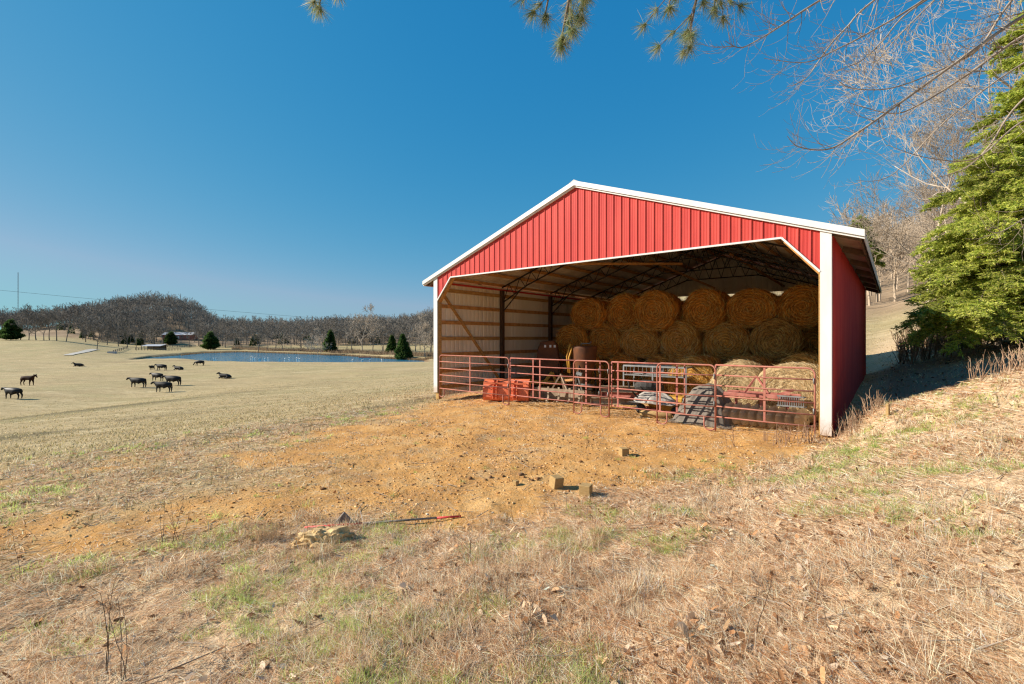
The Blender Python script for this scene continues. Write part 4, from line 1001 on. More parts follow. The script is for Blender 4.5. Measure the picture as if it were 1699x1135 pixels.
for k in range(60): z = top*k/60; z1 = top*(k+1)/60; m.bar((.5*math.cos(k*2.09), .5*math.sin(k*2.09), z), (.5*math.cos(k*2.09+2.09), .5*math.sin(k*2.09+2.09), z1), .07, .07)
tag(m.build('radio_mast', M['grey'], None, loc=P_), 'slender lattice radio mast rising on the left skyline', 'mast')

# ------------------------------------------------------------------ right hand trees
def conifer(seed, h, r, n_br, dens, cols, base=.05, droop=.10, shape=.75, leaf=.10, wl=.028):
    """whorled limbs carrying flat sprays of small leaves"""
    rs = random.Random(seed); nr = np.random.default_rng(seed); limb = []; Pl = []; Dl = []; Cl = []
    for k in range(n_br):
        f = (k+rs.random())/n_br; z = h*(base+(1-base)*f**1.15); a = k*2.399+rs.gauss(0, .4)
        ln = r*((1-f)**shape)*rs.uniform(.55, 1.12)*(.72+.5*float(vnoise(a*1.3+seed, z*.55, seed)))+.25
        if f < .06: ln *= .8
        p = Vector((0, 0, z)); d = Vector((math.cos(a), math.sin(a), .30*f+rs.gauss(.05, .08))); nseg = 7; rr = .012+ln*.009; pts = [p]
        for i in range(nseg):
            d = (d.normalized()+Vector((rs.gauss(0, .07), rs.gauss(0, .07), -droop+.05*(i > 4)+rs.gauss(0, .04))))
            q = p+d.normalized()*ln/nseg; limb.append((*p, *q, rr, rr*.82)); rr *= .82; p = q; pts.append(p)
        # sprays
        ns = max(6, int(ln*dens)); tone = rs.gauss(0, .16)
        for j in range(ns):
            t = .18+.82*(j/ns)**.8; i = min(nseg-1, int(t*nseg)); c = pts[i].lerp(pts[i+1], t*nseg-i); dd = (pts[i+1]-pts[i]).normalized()
            side = dd.cross(Vector((0, 0, 1))).normalized()*rs.choice((-1, 1)); sl = ln*.30*(1.15-t*.75)*rs.uniform(.6, 1.2)+.12
            sd = (side*rs.uniform(.5, 1)+dd*rs.uniform(.3, .9)+Vector((0, 0, rs.gauss(-.05, .22)))).normalized()
            e = c+sd*sl; limb.append((*c, *e, .006, .003))
            nl = int(14+sl*52)
            tt = nr.random(nl); pp = np.array(c)+np.outer(tt, np.array(e-c))+nr.normal(size=(nl, 3))*np.array([.03, .03, .02])
            dv = np.array(sd)[None]*.8+nr.normal(size=(nl, 3))*np.array([.75, .75, .45])
            Pl.append(pp); Dl.append(dv); Cl.append(np.full(nl, tone+rs.gauss(0, .10)))
    P = np.concatenate(Pl); D = np.concatenate(Dl); t = np.concatenate(Cl); n = len(P)
    cc = pal(n, cols, var=.15)*(1+t[:, None])
    v, f, c = strands(P, D, leaf*(.6+.9*nr.random(n)), wl*(.7+.6*nr.random(n)), np.clip(cc, .01, .8))
    tr = [(0, 0, -.5, 0, 0, h*.5, h*.016, h*.010), (0, 0, h*.5, 0, 0, h*.98, h*.010, .01)]
    a = seg_mesh(tr, None, 9); b = seg_mesh(limb, None, 4)
    return np_mesh(a[0], a[1], M['bark']), np_mesh(b[0], b[1], M['bark']), np_mesh(v, f, M['greenc'], c), n
def put_conifer(x, y, args, label, name, rz=0):
    a, b, c, n = conifer(*args[0], **args[1]); o = empty(name, (x, y, Hs(x, y)-.1), rz, label, 'tree')
    link('trunk', a, o); link('limbs', b, o); link('crown', c, o); print(name, n)
HEM = [(.45, .50, .08), (.57, .58, .11), (.27, .34, .055), (.66, .62, .17)]
PINE = [(.30, .38, .06), (.40, .46, .09), (.50, .50, .12)]
put_conifer(17.9, 17.2, ((3, 7.6, 3.1, 170, 18, HEM), dict(base=.17, droop=.12, shape=.62, leaf=.085, wl=.032)), 'bright yellow green hemlock right of the barn', 'hemlock_tree')
put_conifer(24.2, 20.5, ((8, 17.5, 5.4, 230, 14, PINE+HEM[:2]), dict(base=.12, droop=.10, shape=.8, leaf=.12, wl=.04)), 'tallest green conifer at the right edge of the picture', 'conifer_tree', 1.0)
put_conifer(21.4, 15.6, ((12, 5.2, 3.0, 80, 13, HEM), dict(base=.16, droop=.10, shape=.6, leaf=.09, wl=.034)), 'low spreading conifer in front of the tallest one', 'conifer_tree', 2.0)
# pale sycamore behind and hillside wood
tr, cr = bare_tree(901, 30, 6, r=.38, rmin=.013, kids=(3, 4), spread=.72, fork=.12, shrink=.68)
print('syc', len(cr))
TS = tree_objs('s', tr, cr, M['barkpale'], M['barkpale'], 9, 3)
put_tree(Vector((40, 37, Hs(40, 37)-.3)), TS, 1.0, 1.1, 'huge pale barked bare sycamore behind the conifers', None, 'sycamore_tree')
tr, cr = bare_tree(911, 22, 5, r=.3, rmin=.018, kids=(3, 5), spread=.72, fork=.12, shrink=.70)
TS2 = tree_objs('s', tr, cr, M['barkpale'], M['twig'], 8, 3)
put_tree(Vector((43.6, 49, Hs(43.6, 49)-.3)), TS2, .8, 2.1, 'pale bare tree on the hillside just right of the barn eave', 'bare trees on the hillside right of the barn')
put_tree(Vector((49, 46, Hs(49, 46)-.3)), TS, .85, 4.0, 'second huge pale sycamore, behind the tallest conifer', None, 'sycamore_tree')
put_tree(Vector((51, 55, Hs(51, 55)-.3)), TS2, .85, 4.1, 'second pale bare tree on the hillside, behind the hemlock', 'bare trees on the hillside right of the barn')
PN = conifer(31, 13, 2.8, 90, 7, [(.24, .30, .06), (.32, .36, .10)], base=.55, shape=.5, leaf=.3, wl=.09)
o = empty('pine_tree', (47, 63, 7), .3, 'green topped pine peeking over the right roof edge', 'tree'); o.location.z = Hs(47, 63)-.3; o.scale = (.9, .9, .98)
link('trunk', PN[0], o); link('limbs', PN[1], o); link('crown', PN[2], o)
M['woodhill'] = simple('hillside_trees', (.52, .41, .30), (.36, .28, .20), .3, .95)
WV2 = [wv(500+s, 13, 4, .03, (2, 4)) for s in range(5)]
pts = []
while len(pts) < 270:
    q = RNG.uniform(.68, 1.3); Z = RNG.uniform(62, 180); pts.append((q*Z, Z))
merged_wood('hillside_wood', pts, 'pale bare winter wood on the hillside behind the barn', M['woodhill'], WV2, .6, 1.0)

# near maple whose boughs reach in from the upper right
def bough(pts, r0, r1, out, rs, twigs=14, tl=.5):
    P = [Vector(p) for p in pts]; fine = []
    n = 9
    def cat(p0, p1, p2, p3, t): return .5*((2*p1)+(-p0+p2)*t+(2*p0-5*p1+4*p2-p3)*t*t+(-p0+3*p1-3*p2+p3)*t**3)
    for i in range(len(P)-1):
        p0 = P[max(i-1, 0)]; p3 = P[min(i+2, len(P)-1)]
        for k in range(n): fine.append(cat(p0, P[i], P[i+1], p3, k/n))
    fine.append(P[-1]); N = len(fine)
    for i in range(N-1):
        ra = r0+(r1-r0)*i/(N-1); rb = r0+(r1-r0)*(i+1)/(N-1); out.append((*fine[i], *fine[i+1], ra, rb))
    for k in range(twigs):
        t = rs.uniform(.18, .98); i = int(t*(N-2)); d = (fine[i+1]-fine[i]).normalized(); ax = d.orthogonal().normalized(); ax.rotate(Matrix.Rotation(rs.random()*2*PI, 3, d))
        p = fine[i]; ln = tl*rs.uniform(.5, 1.3)*(1.2-t*.6); dd = (d*.9+ax*.75).normalized(); rr = max(.003, (r0+(r1-r0)*t)*.42); ns = 7; q0 = p
        for j in range(ns):
            dd = (dd+Vector((rs.gauss(0, .06), rs.gauss(0, .06), (-.05 if j < 3 else .16)))).normalized()
            q = q0+dd*ln/ns; r2 = max(.0018, rr*.84); out.append((*q0, *q, rr, r2)); rr = r2
            if rs.random() < .55:
                a2 = dd.orthogonal().normalized(); a2.rotate(Matrix.Rotation(rs.random()*2*PI, 3, dd)); e = (dd*.8+a2*.8).normalized(); x0 = q; l2 = ln*rs.uniform(.15, .4)
                for jj in range(4): e = (e+Vector((0, 0, .16))).normalized(); x1 = x0+e*l2/4; out.append((*x0, *x1, rr*.7, rr*.55)); x0 = x1
            q0 = q
rs = random.Random(5); out = []
TB = Vector((10.8, 6.3, 0)); gz = Hs(10.8, 6.3)
def bp(l, Z0, Z1): return [pw(x, y, Z0+(Z1-Z0)*i/(len(l)-1)) for i, (x, y) in enumerate(l)]
BR = [([(1900, -260), (1700, -120), (1532, 0), (1444, 53), (1394, 79), (1338, 103), (1268, 97)], 6.6, 5.8, .022),
      ([(1900, -210), (1700, -90), (1523, 9), (1464, 68), (1429, 101), (1379, 120)], 6.6, 6.2, .02),
      ([(1800, -330), (1560, -120), (1361, 0), (1303, 38), (1265, 62), (1229, 79), (1203, 68)], 6.4, 5.6, .022),
      ([(1850, -300), (1600, -110), (1447, 3), (1406, 44), (1376, 76), (1338, 129), (1306, 144)], 6.8, 6.0, .022),
      ([(2000, -160), (1850, -60), (1699, 26), (1596, 97), (1482, 179), (1423, 220), (1376, 247), (1326, 244), (1306, 226)], 6.6, 5.8, .034),
      ([(2000, -100), (1850, -20), (1699, 59), (1611, 120), (1526, 173), (1479, 188), (1406, 170)], 6.9, 6.4, .034),
      ([(1900, -190), (1750, -80), (1670, 12), (1632, 70), (1594, 100), (1488, 144), (1417, 147), (1388, 132)], 6.5, 6.2, .024),
      ([(2050, 0), (1850, 60), (1699, 164), (1640, 244), (1596, 282), (1530, 300)], 7.2, 7.0, .028),
      ([(2050, 90), (1850, 130), (1699, 200), (1620, 262), (1540, 262), (1470, 240)], 7.0, 6.8, .022),
      ([(2050, 200), (1850, 280), (1720, 350), (1660, 385), (1632, 378)], 6.6, 6.2, .018),
      ([(1950, -230), (1760, -150), (1600, -40), (1520, 30), (1450, 110), (1410, 190)], 7.4, 7.2, .022),
      ([(2050, -60), (1860, 20), (1690, 110), (1570, 200), (1480, 290), (1420, 300)], 7.6, 7.4, .024)]
for l, z0, z1, r in BR:
    p = bp(l, z0, z1); hub = Vector((TB.x, TB.y, min(max(p[0].z-.8, 2.5), 9.5)))
    bough([hub]+p, r*1.0, .003, out, rs, twigs=int(len(l)*5), tl=.75)
tr = [(TB.x, TB.y, gz-.3, TB.x, TB.y, 3.2, .20, .16), (TB.x, TB.y, 3.2, TB.x+.1, TB.y, 7, .16, .11), (TB.x+.1, TB.y, 7, TB.x, TB.y, 10.4, .11, .05)]
o = empty('maple_tree', (0, 0, 0), 0, 'bare maple whose long boughs reach in from the upper right', 'tree'); o.location = (TB.x, TB.y, gz)
sh = np.array([TB.x, TB.y, gz])
a = seg_mesh(tr, None, 10); b = seg_mesh(out, None, 5); link('trunk', np_mesh(a[0]-sh, a[1], M['twig']), o); link('boughs', np_mesh(b[0]-sh, b[1], M['twig']), o)

# pine above the camera: hanging sprays of long needles
rs = random.Random(9); nr = np.random.default_rng(9); out = []; NP = []; ND = []
TP = Vector((1.6, -3.4, Hs(1.6, -3.4)))
def spray(px, py, Z, ntw, spread):
    tip = pw(px, py, Z); root = pw(px+40, py-210, Z-.1); hub = Vector((TP.x, TP.y, 7.2))
    bough([hub, hub.lerp(root, .6)+Vector((0, 0, .5)), root, tip.lerp(root, .4), tip], .03, .006, out, rs, twigs=0)
    ends = [(root.lerp(tip, .1+.9*k/ntw), Vector((rs.gauss(0, spread), rs.gauss(0, spread), -rs.uniform(.05, .30)))) for k in range(ntw)]+[(tip, Vector((0, 0, -.02)))]
    for p, d in ends:
        e = p+d; out.append((*p, *e, .004, .003))
        for t in (.55, 1.0):
            c = p.lerp(e, t); n = 120 if t == 1 else 70; NP.append(np.tile(np.array(c), (n, 1))+nr.normal(size=(n, 3))*.008); dn = np.array(d.normalized() if d.length > .03 else (0, 0, -1))
            ND.append(dn*.9+nr.normal(size=(n, 3))*.62)
spray(530, 8, 3.9, 5, .10); spray(932, 62, 3.7, 9, .10); spray(905, 22, 3.8, 6, .10); spray(965, 25, 3.9, 7, .12); spray(1145, 52, 4.0, 12, .16); spray(1110, 8, 4.0, 8, .14); spray(1185, 10, 4.1, 10, .15); spray(560, -20, 4.0, 4, .1)
P = np.concatenate(NP); D = np.concatenate(ND); v, f, c = strands(P, D, .09+.05*nr.random(len(P)), np.full(len(P), .0024), pal(len(P), [(.22, .27, .10), (.36, .34, .15), (.12, .20, .10), (.50, .46, .28)]), bend=.12)
o = empty('pine_tree', TP, 0, 'long needled pine whose hanging sprigs dip into the top of the sky', 'tree'); sh = np.array(TP)
a = seg_mesh([(TP.x, TP.y, TP.z-.3, TP.x, TP.y, 5, .24, .2), (TP.x, TP.y, 5, TP.x, TP.y, 13, .2, .06)], None, 10); b = seg_mesh(out, None, 5)
link('trunk', np_mesh(a[0]-sh, a[1], M['bark']), o); link('twigs', np_mesh(b[0]-sh, b[1], M['bark']), o); link('needles', np_mesh(v-sh, f, M['greenc'], c), o)

# ------------------------------------------------------------------ ground cover
def sample(n, r0, r1, a0=-53, a1=53, p=1.0):
    r = (r0**p+(r1**p-r0**p)*RNG.random(n))**(1/p); a = np.radians(RNG.uniform(a0, a1, n)); return np.sin(a)*r, np.cos(a)*r, r
def in_barn(x, y): 
    dx = x-Lc[0]; dy = y-Lc[1]; u = dx*U[0]+dy*U[1]; v = dx*Vv[0]+dy*Vv[1]; return (u > -.05) & (u < BW+.05) & (v > -.05) & (v < BD)
STRAW = [(.78, .56, .36), (.86, .68, .48), (.66, .43, .25), (.88, .78, .60), (.36, .20, .10), (.74, .48, .28), (.84, .66, .44)]
def lay(name, n, r0, r1, keep, ln, wd, tilt, cols, label, mat='col', w=None, p=.8, lift=.0, bend=.3, cat='grass'):
    x, y, r = sample(n, r0, r1, p=p); k = keep(x, y, r) > RNG.random(n); k &= ~in_barn(x, y); x, y, r = x[k], y[k], r[k]; n = len(x)
    az = RNG.random(n)*2*PI; el = np.abs(RNG.normal(tilt[0], tilt[1], n)); z = H(x, y)+RNG.random(n)*lift
    D = np.stack([np.cos(az)*np.cos(el), np.sin(az)*np.cos(el), np.sin(el)], 1)
    up = np.stack([D[:, 0]*bend*.6, D[:, 1]*bend*.6, -bend*np.abs(np.sin(el))*.8], 1)*RNG.random((n, 1))*1.6
    L_ = RNG.uniform(*ln, n); W = RNG.uniform(*wd, n)*np.clip(r/5, .8, 2.5)
    v, f, c = strands(np.stack([x, y, z], 1), D, L_, W, pal(n, cols, w), up)
    print(name, n); return tag(link(name, np_mesh(v, f, M[mat], c)), label, cat, kind='stuff')
def nd_(x, y, r):                                          # not dirt
    return (1-dirt_mask(x, y))*(.35+.65*ss(.3, .6, fbm(x*1.5, y*1.5, 55)))
def bankw(x, y):
    w, t, a, n = coords(x, y); return np.maximum(np.maximum(ss(-2.2, .6, n+1.2*ss(0, -3, x)), ss(-1, .5, w)), .8*ss(-1.8, -5.2, x)*ss(.32, .54, fbm(x*.7, y*1.2, 88))*ss(4, 0, a))
lay('dry_grass_litter', 560000, 2.0, 17, lambda x, y, r: nd_(x, y, r)*bankw(x, y), (.04, .15), (.002, .0045), (.05, .12), STRAW, 'matted dry straw and grass litter over the near bank', lift=.014)
lay('pine_needle_litter', 90000, 2.0, 14, lambda x, y, r: (1-dirt_mask(x, y))*bankw(x, y)*ss(.40, .62, fbm(x*.7+9, y*.7, 66))*ss(-2.5, 1.5, x), (.07, .16), (.0014, .0024), (.08, .12), [(.56, .26, .11), (.44, .18, .07), (.64, .36, .17)], 'rust brown fallen pine needles over the near bank', lift=.03, cat='pine needles')
def tufts(name, nc, r0, r1, keep, per, h, spread, wd, cols, label, p=.9, lean=.55, cat='grass'):
    x, y, r = sample(nc, r0, r1, p=p); k = keep(x, y, r) > RNG.random(nc); k &= ~in_barn(x, y); x, y, r = x[k], y[k], r[k]
    sz = .6+RNG.random(len(x))*.8; idx = np.repeat(np.arange(len(x)), per); n = len(idx)
    px_ = x[idx]+RNG.normal(size=n)*spread*sz[idx]; py_ = y[idx]+RNG.normal(size=n)*spread*sz[idx]; az = RNG.random(n)*2*PI; el = np.clip(RNG.normal(1.05, .32, n), .15, 1.5)
    D = np.stack([np.cos(az)*np.cos(el), np.sin(az)*np.cos(el), np.sin(el)], 1); up = np.stack([D[:, 0]*lean, D[:, 1]*lean, -.35*np.ones(n)*lean], 1)*RNG.random((n, 1))*1.5
    tone = 1+RNG.normal(size=len(x))*.12
    v, f, c = strands(np.stack([px_, py_, H(px_, py_)-.004], 1), D, h*sz[idx]*RNG.uniform(.5, 1.2, n), RNG.uniform(*wd, n)*np.clip(r[idx]/5, .8, 2.5), np.clip(pal(n, cols)*tone[idx][:, None], .01, .85), up)
    print(name, n); return tag(link(name, np_mesh(v, f, M['col' if 'green' not in name else 'greenc'], c)), label, cat, kind='stuff')
tufts('tall_dry_tufts', 2600, 2.2, 14, lambda x, y, r: nd_(x, y, r)*bankw(x, y)*ss(.48, .66, fbm(x*.9+21, y*.9, 92)), 46, .15, .05, (.002, .0038), STRAW, 'taller tan grass clumps leaning over the near bank')
tufts('dry_grass_tufts', 12000, 2.0, 15, lambda x, y, r: nd_(x, y, r)*bankw(x, y)*ss(.42, .62, fbm(x*.8, y*.8, 91))*.95, 26, .085, .035, (.0018, .0035), STRAW, 'tan dry grass tufts standing on the near bank')
GRN = [(.42, .54, .12), (.56, .64, .20), (.30, .42, .10), (.62, .62, .30)]
tufts('green_grass_tufts', 21000, 2.0, 16, lambda x, y, r: (1-.8*dirt_mask(x, y))*np.maximum(bankw(x, y), .1)*ss(.51, .63, fbm(x*.9+44, y*.9, 23))*(.25+.75*ss(.4, .6, fbm(x*3, y*3, 25))), 20, .075, .035, (.002, .004), GRN, 'fresh green grass tufts scattered through the dry bank')
tufts('pasture_grass', 26000, 7, 75, lambda x, y, r: (1-dirt_mask(x, y))*(1-bankw(x, y)*.5)*.9, 6, .075, .09, (.006, .012), [(.56, .44, .25), (.48, .37, .20), (.62, .51, .32), (.42, .36, .17)], 'short straw coloured pasture grass on the slope', p=.45)
tufts('clay_pad_stubble', 9000, 3.2, 24, lambda x, y, r: dirt_mask(x, y)*ss(.46, .66, fbm(x*.6+5, y*.9, 61)+.16*ss(4, 0, -coords(x, y)[2])), 16, .04, .06, (.003, .006), STRAW+[(.42, .36, .26)], 'sparse dry stubble on the orange clay pad', p=.8)
# straw on the barn floor and threshold
n = 15000; u = RNG.uniform(.3, 12.0, n); v0 = RNG.uniform(-1.3, 5, n)**1.0; k = RNG.random(n) < np.where(v0 < 0, .35*ss(5, 10, u)+.05, .9); u, v0 = u[k], v0[k]; n = len(u)
X = Lc[0]+U[0]*u+Vv[0]*v0; Y = Lc[1]+U[1]*u+Vv[1]*v0; az = RNG.random(n)*2*PI
v, f, c = strands(np.stack([X, Y, H(X, Y)+.008+RNG.random(n)*.03], 1), np.stack([np.cos(az), np.sin(az), RNG.normal(size=n)*.15+.05], 1), RNG.uniform(.06, .2, n), RNG.uniform(.004, .008, n), pal(n, STRAW+[(.70, .55, .30)]))
tag(link('loose_barn_straw', np_mesh(v, f, M['col'], c)), 'loose hay strewn over the barn floor behind the gates', 'hay', kind='stuff')
# fallen leaves
def leaves(n, keep, r0, r1, cols, size, name, label, p=.9):
    x, y, r = sample(n, r0, r1, p=p); k = keep(x, y, r) > RNG.random(n); k &= ~in_barn(x, y); x, y = x[k], y[k]; n = len(x)
    g = np.array([(-.5, -.9), (.5, -.9), (-.75, 0), (.75, 0), (-.45, .8), (.45, .8), (0, -1.15), (0, 0), (0, 1.15)])
    curl = RNG.normal(0, .55, n); s = RNG.uniform(*size, n); az = RNG.random(n)*2*PI; tl = RNG.normal(0, .45, (n, 2))
    gx = g[None, :, 0]*(1+RNG.normal(0, .15, (n, 9))); gy = g[None, :, 1]*(1+RNG.normal(0, .12, (n, 9)))
    gz = curl[:, None]*(gx**2)*.8+RNG.normal(0, .3, n)[:, None]*(gy**2)*.4+tl[:, :1]*gx+tl[:, 1:]*gy; gz -= gz.min(1, keepdims=True)*.8
    ca, sa = np.cos(az)[:, None], np.sin(az)[:, None]; s_ = s[:, None]*.5
    V = np.stack([x[:, None]+(gx*.62*ca-gy*sa)*s_, y[:, None]+(gx*.62*sa+gy*ca)*s_, (H(x, y)+.012)[:, None]+gz*s_], -1).reshape(-1, 3)
    i = np.arange(n)[:, None]*9; Fc = np.concatenate([i+np.array([[q]]).reshape(1, 4) for q in ([6, 1, 3, 7], [0, 6, 7, 2], [2, 7, 8, 4], [7, 3, 5, 8])], 1).reshape(-1, 4)
    c = np.repeat(pal(n, cols), 9, 0); print(name, n)
    return tag(link(name, np_mesh(V, Fc, M['leafc'], c)), label, 'leaves', kind='stuff')
leaves(22000, lambda x, y, r: (1-.95*dirt_mask(x, y))*bankw(x, y)*(.08+.85*ss(.4, .65, fbm(x*.9+3, y*.9, 14)))*ss(-5, 1, x+1), 2.0, 15, [(.40, .21, .10), (.56, .35, .19), (.20, .10, .05), (.66, .47, .30), (.60, .46, .33), (.30, .15, .07)], (.020, .060), 'fallen_leaves', 'brown curled oak leaves fallen over the near bank')
leaves(260, lambda x, y, r: bankw(x, y)*(1-dirt_mask(x, y)), 2.2, 10, [(.60, .58, .48), (.52, .54, .44)], (.018, .045), 'lichen_flakes', 'pale lichen and bark flakes scattered on the near bank')
leaves(9000, lambda x, y, r: ss(0, 1, coords(x, y)[0])*ss(2, 6, coords(x, y)[1])*.9, 11, 32, [(.26, .16, .09), (.36, .23, .13), (.16, .09, .05)], (.05, .10), 'hillside_leaves', 'brown leaves carpeting the ground right of the barn', p=1.2)
# clods and stones on the clay
def clods(n, keep, r0, r1, sz, cols, name, label, p=1.0):
    x, y, r = sample(n, r0, r1, p=p); k = keep(x, y, r) > RNG.random(n); k &= ~in_barn(x, y); x, y, r = x[k], y[k], r[k]; n = len(x)
    t = (1+5**.5)/2; ico = np.array([(-1, t, 0), (1, t, 0), (-1, -t, 0), (1, -t, 0), (0, -1, t), (0, 1, t), (0, -1, -t), (0, 1, -t), (t, 0, -1), (t, 0, 1), (-t, 0, -1), (-t, 0, 1)])/1.9
    fc = np.array([(0,11,5),(0,5,1),(0,1,7),(0,7,10),(0,10,11),(1,5,9),(5,11,4),(11,10,2),(10,7,6),(7,1,8),(3,9,4),(3,4,2),(3,2,6),(3,6,8),(3,8,9),(4,9,5),(2,4,11),(6,2,10),(8,6,7),(9,8,1)])
    s = sz[0]+(sz[1]-sz[0])*RNG.random(n)**3; sc = RNG.uniform(.6, 1.3, (n, 1, 3))*np.array([1, 1, .62])
    V = ico[None]*(1+RNG.normal(0, .16, (n, 12, 1)))*sc*s[:, None, None]
    V = V+np.stack([x, y, H(x, y)+s*.2], -1)[:, None]
    Fc = (np.arange(n)[:, None, None]*12+fc[None]).reshape(-1, 3); print(name, n)
    return tag(link(name, np_mesh(V.reshape(-1, 3), Fc, M['clod'], np.repeat(pal(n, cols), 12, 0))), label, 'clods', kind='stuff')
DC = [(.60, .33, .13), (.48, .24, .085), (.68, .43, .21), (.36, .18, .07)]
clods(42000, lambda x, y, r: dirt_mask(x, y)*(.25+.75*ss(.45, .62, fbm(x*.8, y*.8, 44))), 3.4, 20, (.005, .024), DC, 'clay_clods', 'crumbled orange clay clods over the trampled pad')
clods(2600, lambda x, y, r: dirt_mask(x, y)*ss(.46, .60, fbm(x*.5+7, y*.5, 48))*ss(-4, -1, x), 7, 17, (.012, .042), [(.20, .105, .05), (.27, .14, .06), (.16, .09, .05)], 'dark_clods', 'darker hoof churned clods in front of the gates')
clods(1500, lambda x, y, r: .1+.9*dirt_mask(x, y), 3.6, 16, (.006, .022), [(.55, .45, .30), (.62, .52, .38)], 'pale_stones', 'pale small stones scattered over the pad')
# sticks
n = 520; x, y, r = sample(n, 2.2, 16); k = ~in_barn(x, y); x, y = x[k], y[k]; n = len(x); az = RNG.random(n)*2*PI; L_ = RNG.uniform(.06, .32, n)
z0 = H(x, y)+.015; x1 = x+np.cos(az)*L_; y1 = y+np.sin(az)*L_; z1 = H(x1, y1)+.02+RNG.random(n)*.03; rr = RNG.uniform(.002, .006, n)
a = seg_mesh(np.stack([x, y, z0, x1, y1, z1, rr, rr*.6], 1), None, 5); tag(link('fallen_sticks', np_mesh(a[0], a[1], M['twig'])), 'small dead sticks scattered over the ground', 'sticks', kind='stuff')
# dead weed stalks
def weed(seed, h, bushy=3, r=.0055, lean=.12):
    rs = random.Random(seed); out = []
    for st in range(bushy):
        p = Vector((rs.gauss(0, .02), rs.gauss(0, .02), -.02)); d = Vector((rs.gauss(0, lean), rs.gauss(0, lean), 1)).normalized(); hh = h*rs.uniform(.6, 1); ns = 8; rr = r
        for i in range(ns):
            d = (d+Vector((rs.gauss(0, .06), rs.gauss(0, .06), .03))).normalized(); q = p+d*hh/ns; out.append((*p, *q, rr, rr*.9)); rr *= .9
            if i > 2 and rs.random() < .75:
                ax = d.orthogonal().normalized(); ax.rotate(Matrix.Rotation(rs.random()*6.28, 3, d)); e = (d+ax*.9).normalized(); x0 = q; l2 = hh*rs.uniform(.08, .24)
                for j in range(3): e = (e+Vector((0, 0, .15))).normalized(); x1 = x0+e*l2/3; out.append((*x0, *x1, rr*.7, rr*.5)); x0 = x1
            p = q
    return out
WM = [seg_mesh(weed(s, 1.0, 1+s % 3), None, 4) for s in range(7)]
WMm = [np_mesh(a[0], a[1], M['post' if i % 2 else 'bark']) for i, a in enumerate(WM)]
for i, (px, py, h) in enumerate(((35, 965, .62), (178, 1120, .62), (208, 1150, .5), (283, 905, .62), (270, 900, .5), (298, 900, .45), (425, 1110, .35), (537, 885, .3), (780, 930, .45), (752, 975, .22), (765, 880, .32), (815, 880, .35), (855, 875, .34), (975, 860, .42), (990, 855, .3),
                                (880, 1060, .35), (940, 850, .28), (1250, 1060, .50), (1258, 1010, .3), (1380, 1060, .26), (1480, 1030, .25), (620, 870, .35), (650, 872, .3), (690, 878, .32), (510, 905, .3), (1060, 862, .25), (840, 1000, .3), (1630, 1010, .28), (590, 1090, .28), (1345, 1110, .2))):
    p = on_ground(px, min(py, 1130), 2); o = link('dead_weed', WMm[i % 7], None, p, i*1.7); s = h
    o.scale = (s, s, s*1.0); me = WMm[i % 7]
    tag(o, 'thin dark dead weed stalk standing in the near grass', 'weed', 'dead weed stalks in the near grass')
WM2 = [seg_mesh(weed(s+50, 1.0, 1+s % 3, r=.018, lean=.22), None, 5) for s in range(7)]
# weeds on the crest right of the barn and brush behind
def weed_mass(name, pts, h, label, cols=None, src=None):
    parts = []
    for x, y in pts:
        V, Fc, _ = (src or WM)[RNG.integers(7)]; s = h*RNG.uniform(.5, 1.25); a = RNG.random()*6.28; c, sn = math.cos(a)*s, math.sin(a)*s
        v = V @ np.array([[c, sn, 0], [-sn, c, 0], [0, 0, s]])+np.array([x, y, Hs(x, y)])
        parts.append((v, Fc, np.repeat(pal(1, cols or [(.36, .24, .15), (.28, .18, .11)]), len(v), 0)))
    V, Fc, c = merge(parts); return tag(link(name, np_mesh(V, Fc, M['col'], c)), label, 'weeds', kind='stuff')
pts = []
for i in range(420):
    w = RNG.uniform(.1, 6.5); t = RNG.normal(.25, .35); pts.append(tuple(Rc+U*w+Vv*t))
pts = [p for p in pts if vnoise(p[0]*1.6, p[1]*1.6, 6) > .48]
weed_mass('crest_weeds', pts, .42, 'brown dead weeds along the crest right of the barn corner', [(.50, .34, .22), (.38, .25, .16), (.58, .42, .28)], WM2)
pts = []
for i in range(900):
    px = RNG.uniform(1490, 1780); Z = RNG.uniform(19, 27); x = (px-CX)/F*Z
    if coords(x, Z)[0] > .5: pts.append((x, Z))
weed_mass('hillside_brush', pts, 1.1, 'thick brown brush at the foot of the conifers', [(.34, .23, .15), (.44, .31, .21), (.22, .14, .09)], WM2)
g_ = on_ground(445, 898)
weed_mass('pale_grass_clump', [(g_.x+RNG.normal()*.10, g_.y+RNG.normal()*.05) for i in range(130)], .20, 'bushy pale dry grass clump left of the sandstone rock', [(.66, .48, .30), (.74, .58, .38)])
pts = [(Rc[0]-.7+RNG.normal()*.6, Rc[1]-.25+RNG.normal()*.25) for i in range(60)]
weed_mass('corner_weeds', pts, .36, 'thin pale weeds around the right barn post', [(.50, .34, .22), (.42, .27, .18)], WM2)

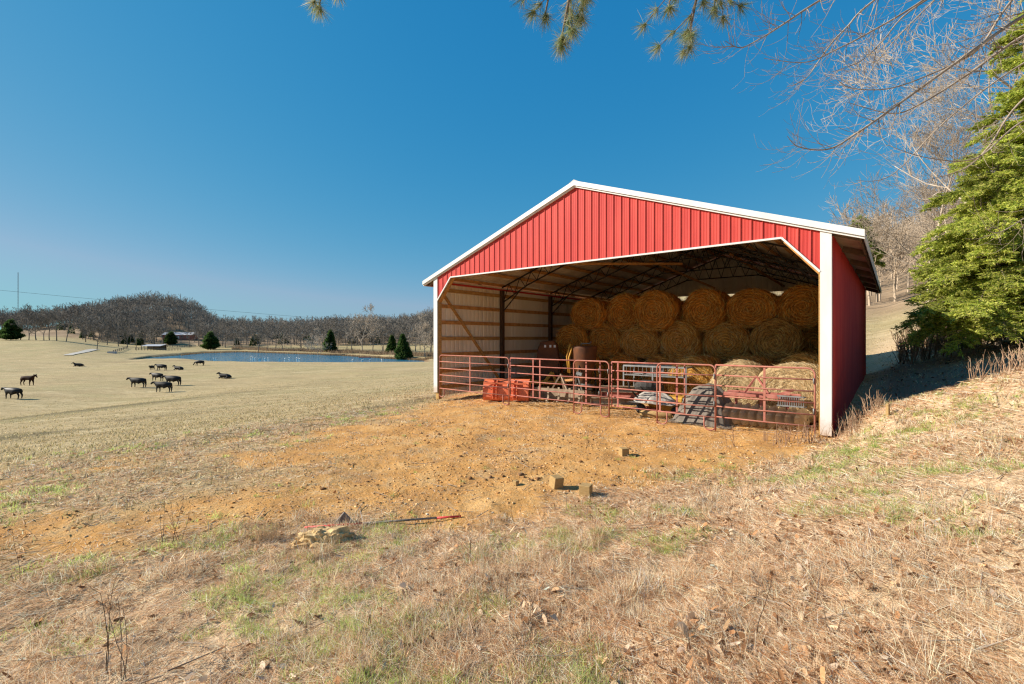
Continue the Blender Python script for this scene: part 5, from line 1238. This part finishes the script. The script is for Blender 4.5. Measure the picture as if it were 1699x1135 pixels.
# ------------------------------------------------------------------ sky, sun, camera
sc = bpy.context.scene
wd = bpy.data.worlds.new('World'); sc.world = wd; wd.use_nodes = True; nt = wd.node_tree; bg = nt.nodes['Background']
sk = nd(nt, 'ShaderNodeTexSky', sky_type='NISHITA'); sk.sun_disc = False; sk.sun_elevation = SUN_EL; sk.sun_rotation = SUN_AZ % (2*PI)
sk.air_density = 1.0; sk.dust_density = .35; sk.ozone_density = 1.4; sk.altitude = 200
EXPO = .72
sp_ = nd(nt, 'ShaderNodeSeparateColor'); cb_ = nd(nt, 'ShaderNodeCombineColor'); nt.links.new(sk.outputs[0], sp_.inputs[0])
for i, (a_, g_) in enumerate(((.50, 1.68), (.475, .55), (.625, .27))):   # the camera's rendering of a deep winter blue
    q_ = math_(nt, 'POWER', math_(nt, 'MINIMUM', math_(nt, 'MULTIPLY', sp_.outputs[i], .153), (.72, 1.4, 2)[i]), g_); nt.links.new(math_(nt, 'MULTIPLY', q_, a_/(.1*2**EXPO)), cb_.inputs[i])
nt.links.new(cb_.outputs[0], bg.inputs[0]); bg.inputs[1].default_value = .1
sd = Vector((math.sin(SUN_AZ)*math.cos(SUN_EL), math.cos(SUN_AZ)*math.cos(SUN_EL), math.sin(SUN_EL)))
L = bpy.data.lights.new('sun', 'SUN'); L.energy = 5.0; L.angle = math.radians(.53); L.color = (1, .92, .80)
lo = bpy.data.objects.new('sun', L); C.objects.link(lo); lo.rotation_euler = sd.to_track_quat('Z', 'Y').to_euler(); lo.location = (-20, 0, 30)
cam = bpy.data.cameras.new('camera'); co = bpy.data.objects.new('camera', cam); C.objects.link(co); co.location = (0, 0, CAMZ); co.rotation_euler = (PI/2, 0, 0)
cam.lens = 36*F/1699; cam.shift_y = -7.5/1699; cam.clip_start = .05; cam.clip_end = 6000; sc.camera = co
vs = sc.view_settings; vs.view_transform = 'Standard'; vs.look = 'None'; vs.exposure = EXPO; vs.gamma = 1
sc.cycles.max_bounces = 8; sc.cycles.diffuse_bounces = 5; sc.cycles.use_denoising = True; sc.cycles.denoising_prefilter = 'NONE'; sc.cycles.filter_width = 1.25; sc.cycles.volume_bounces = 0
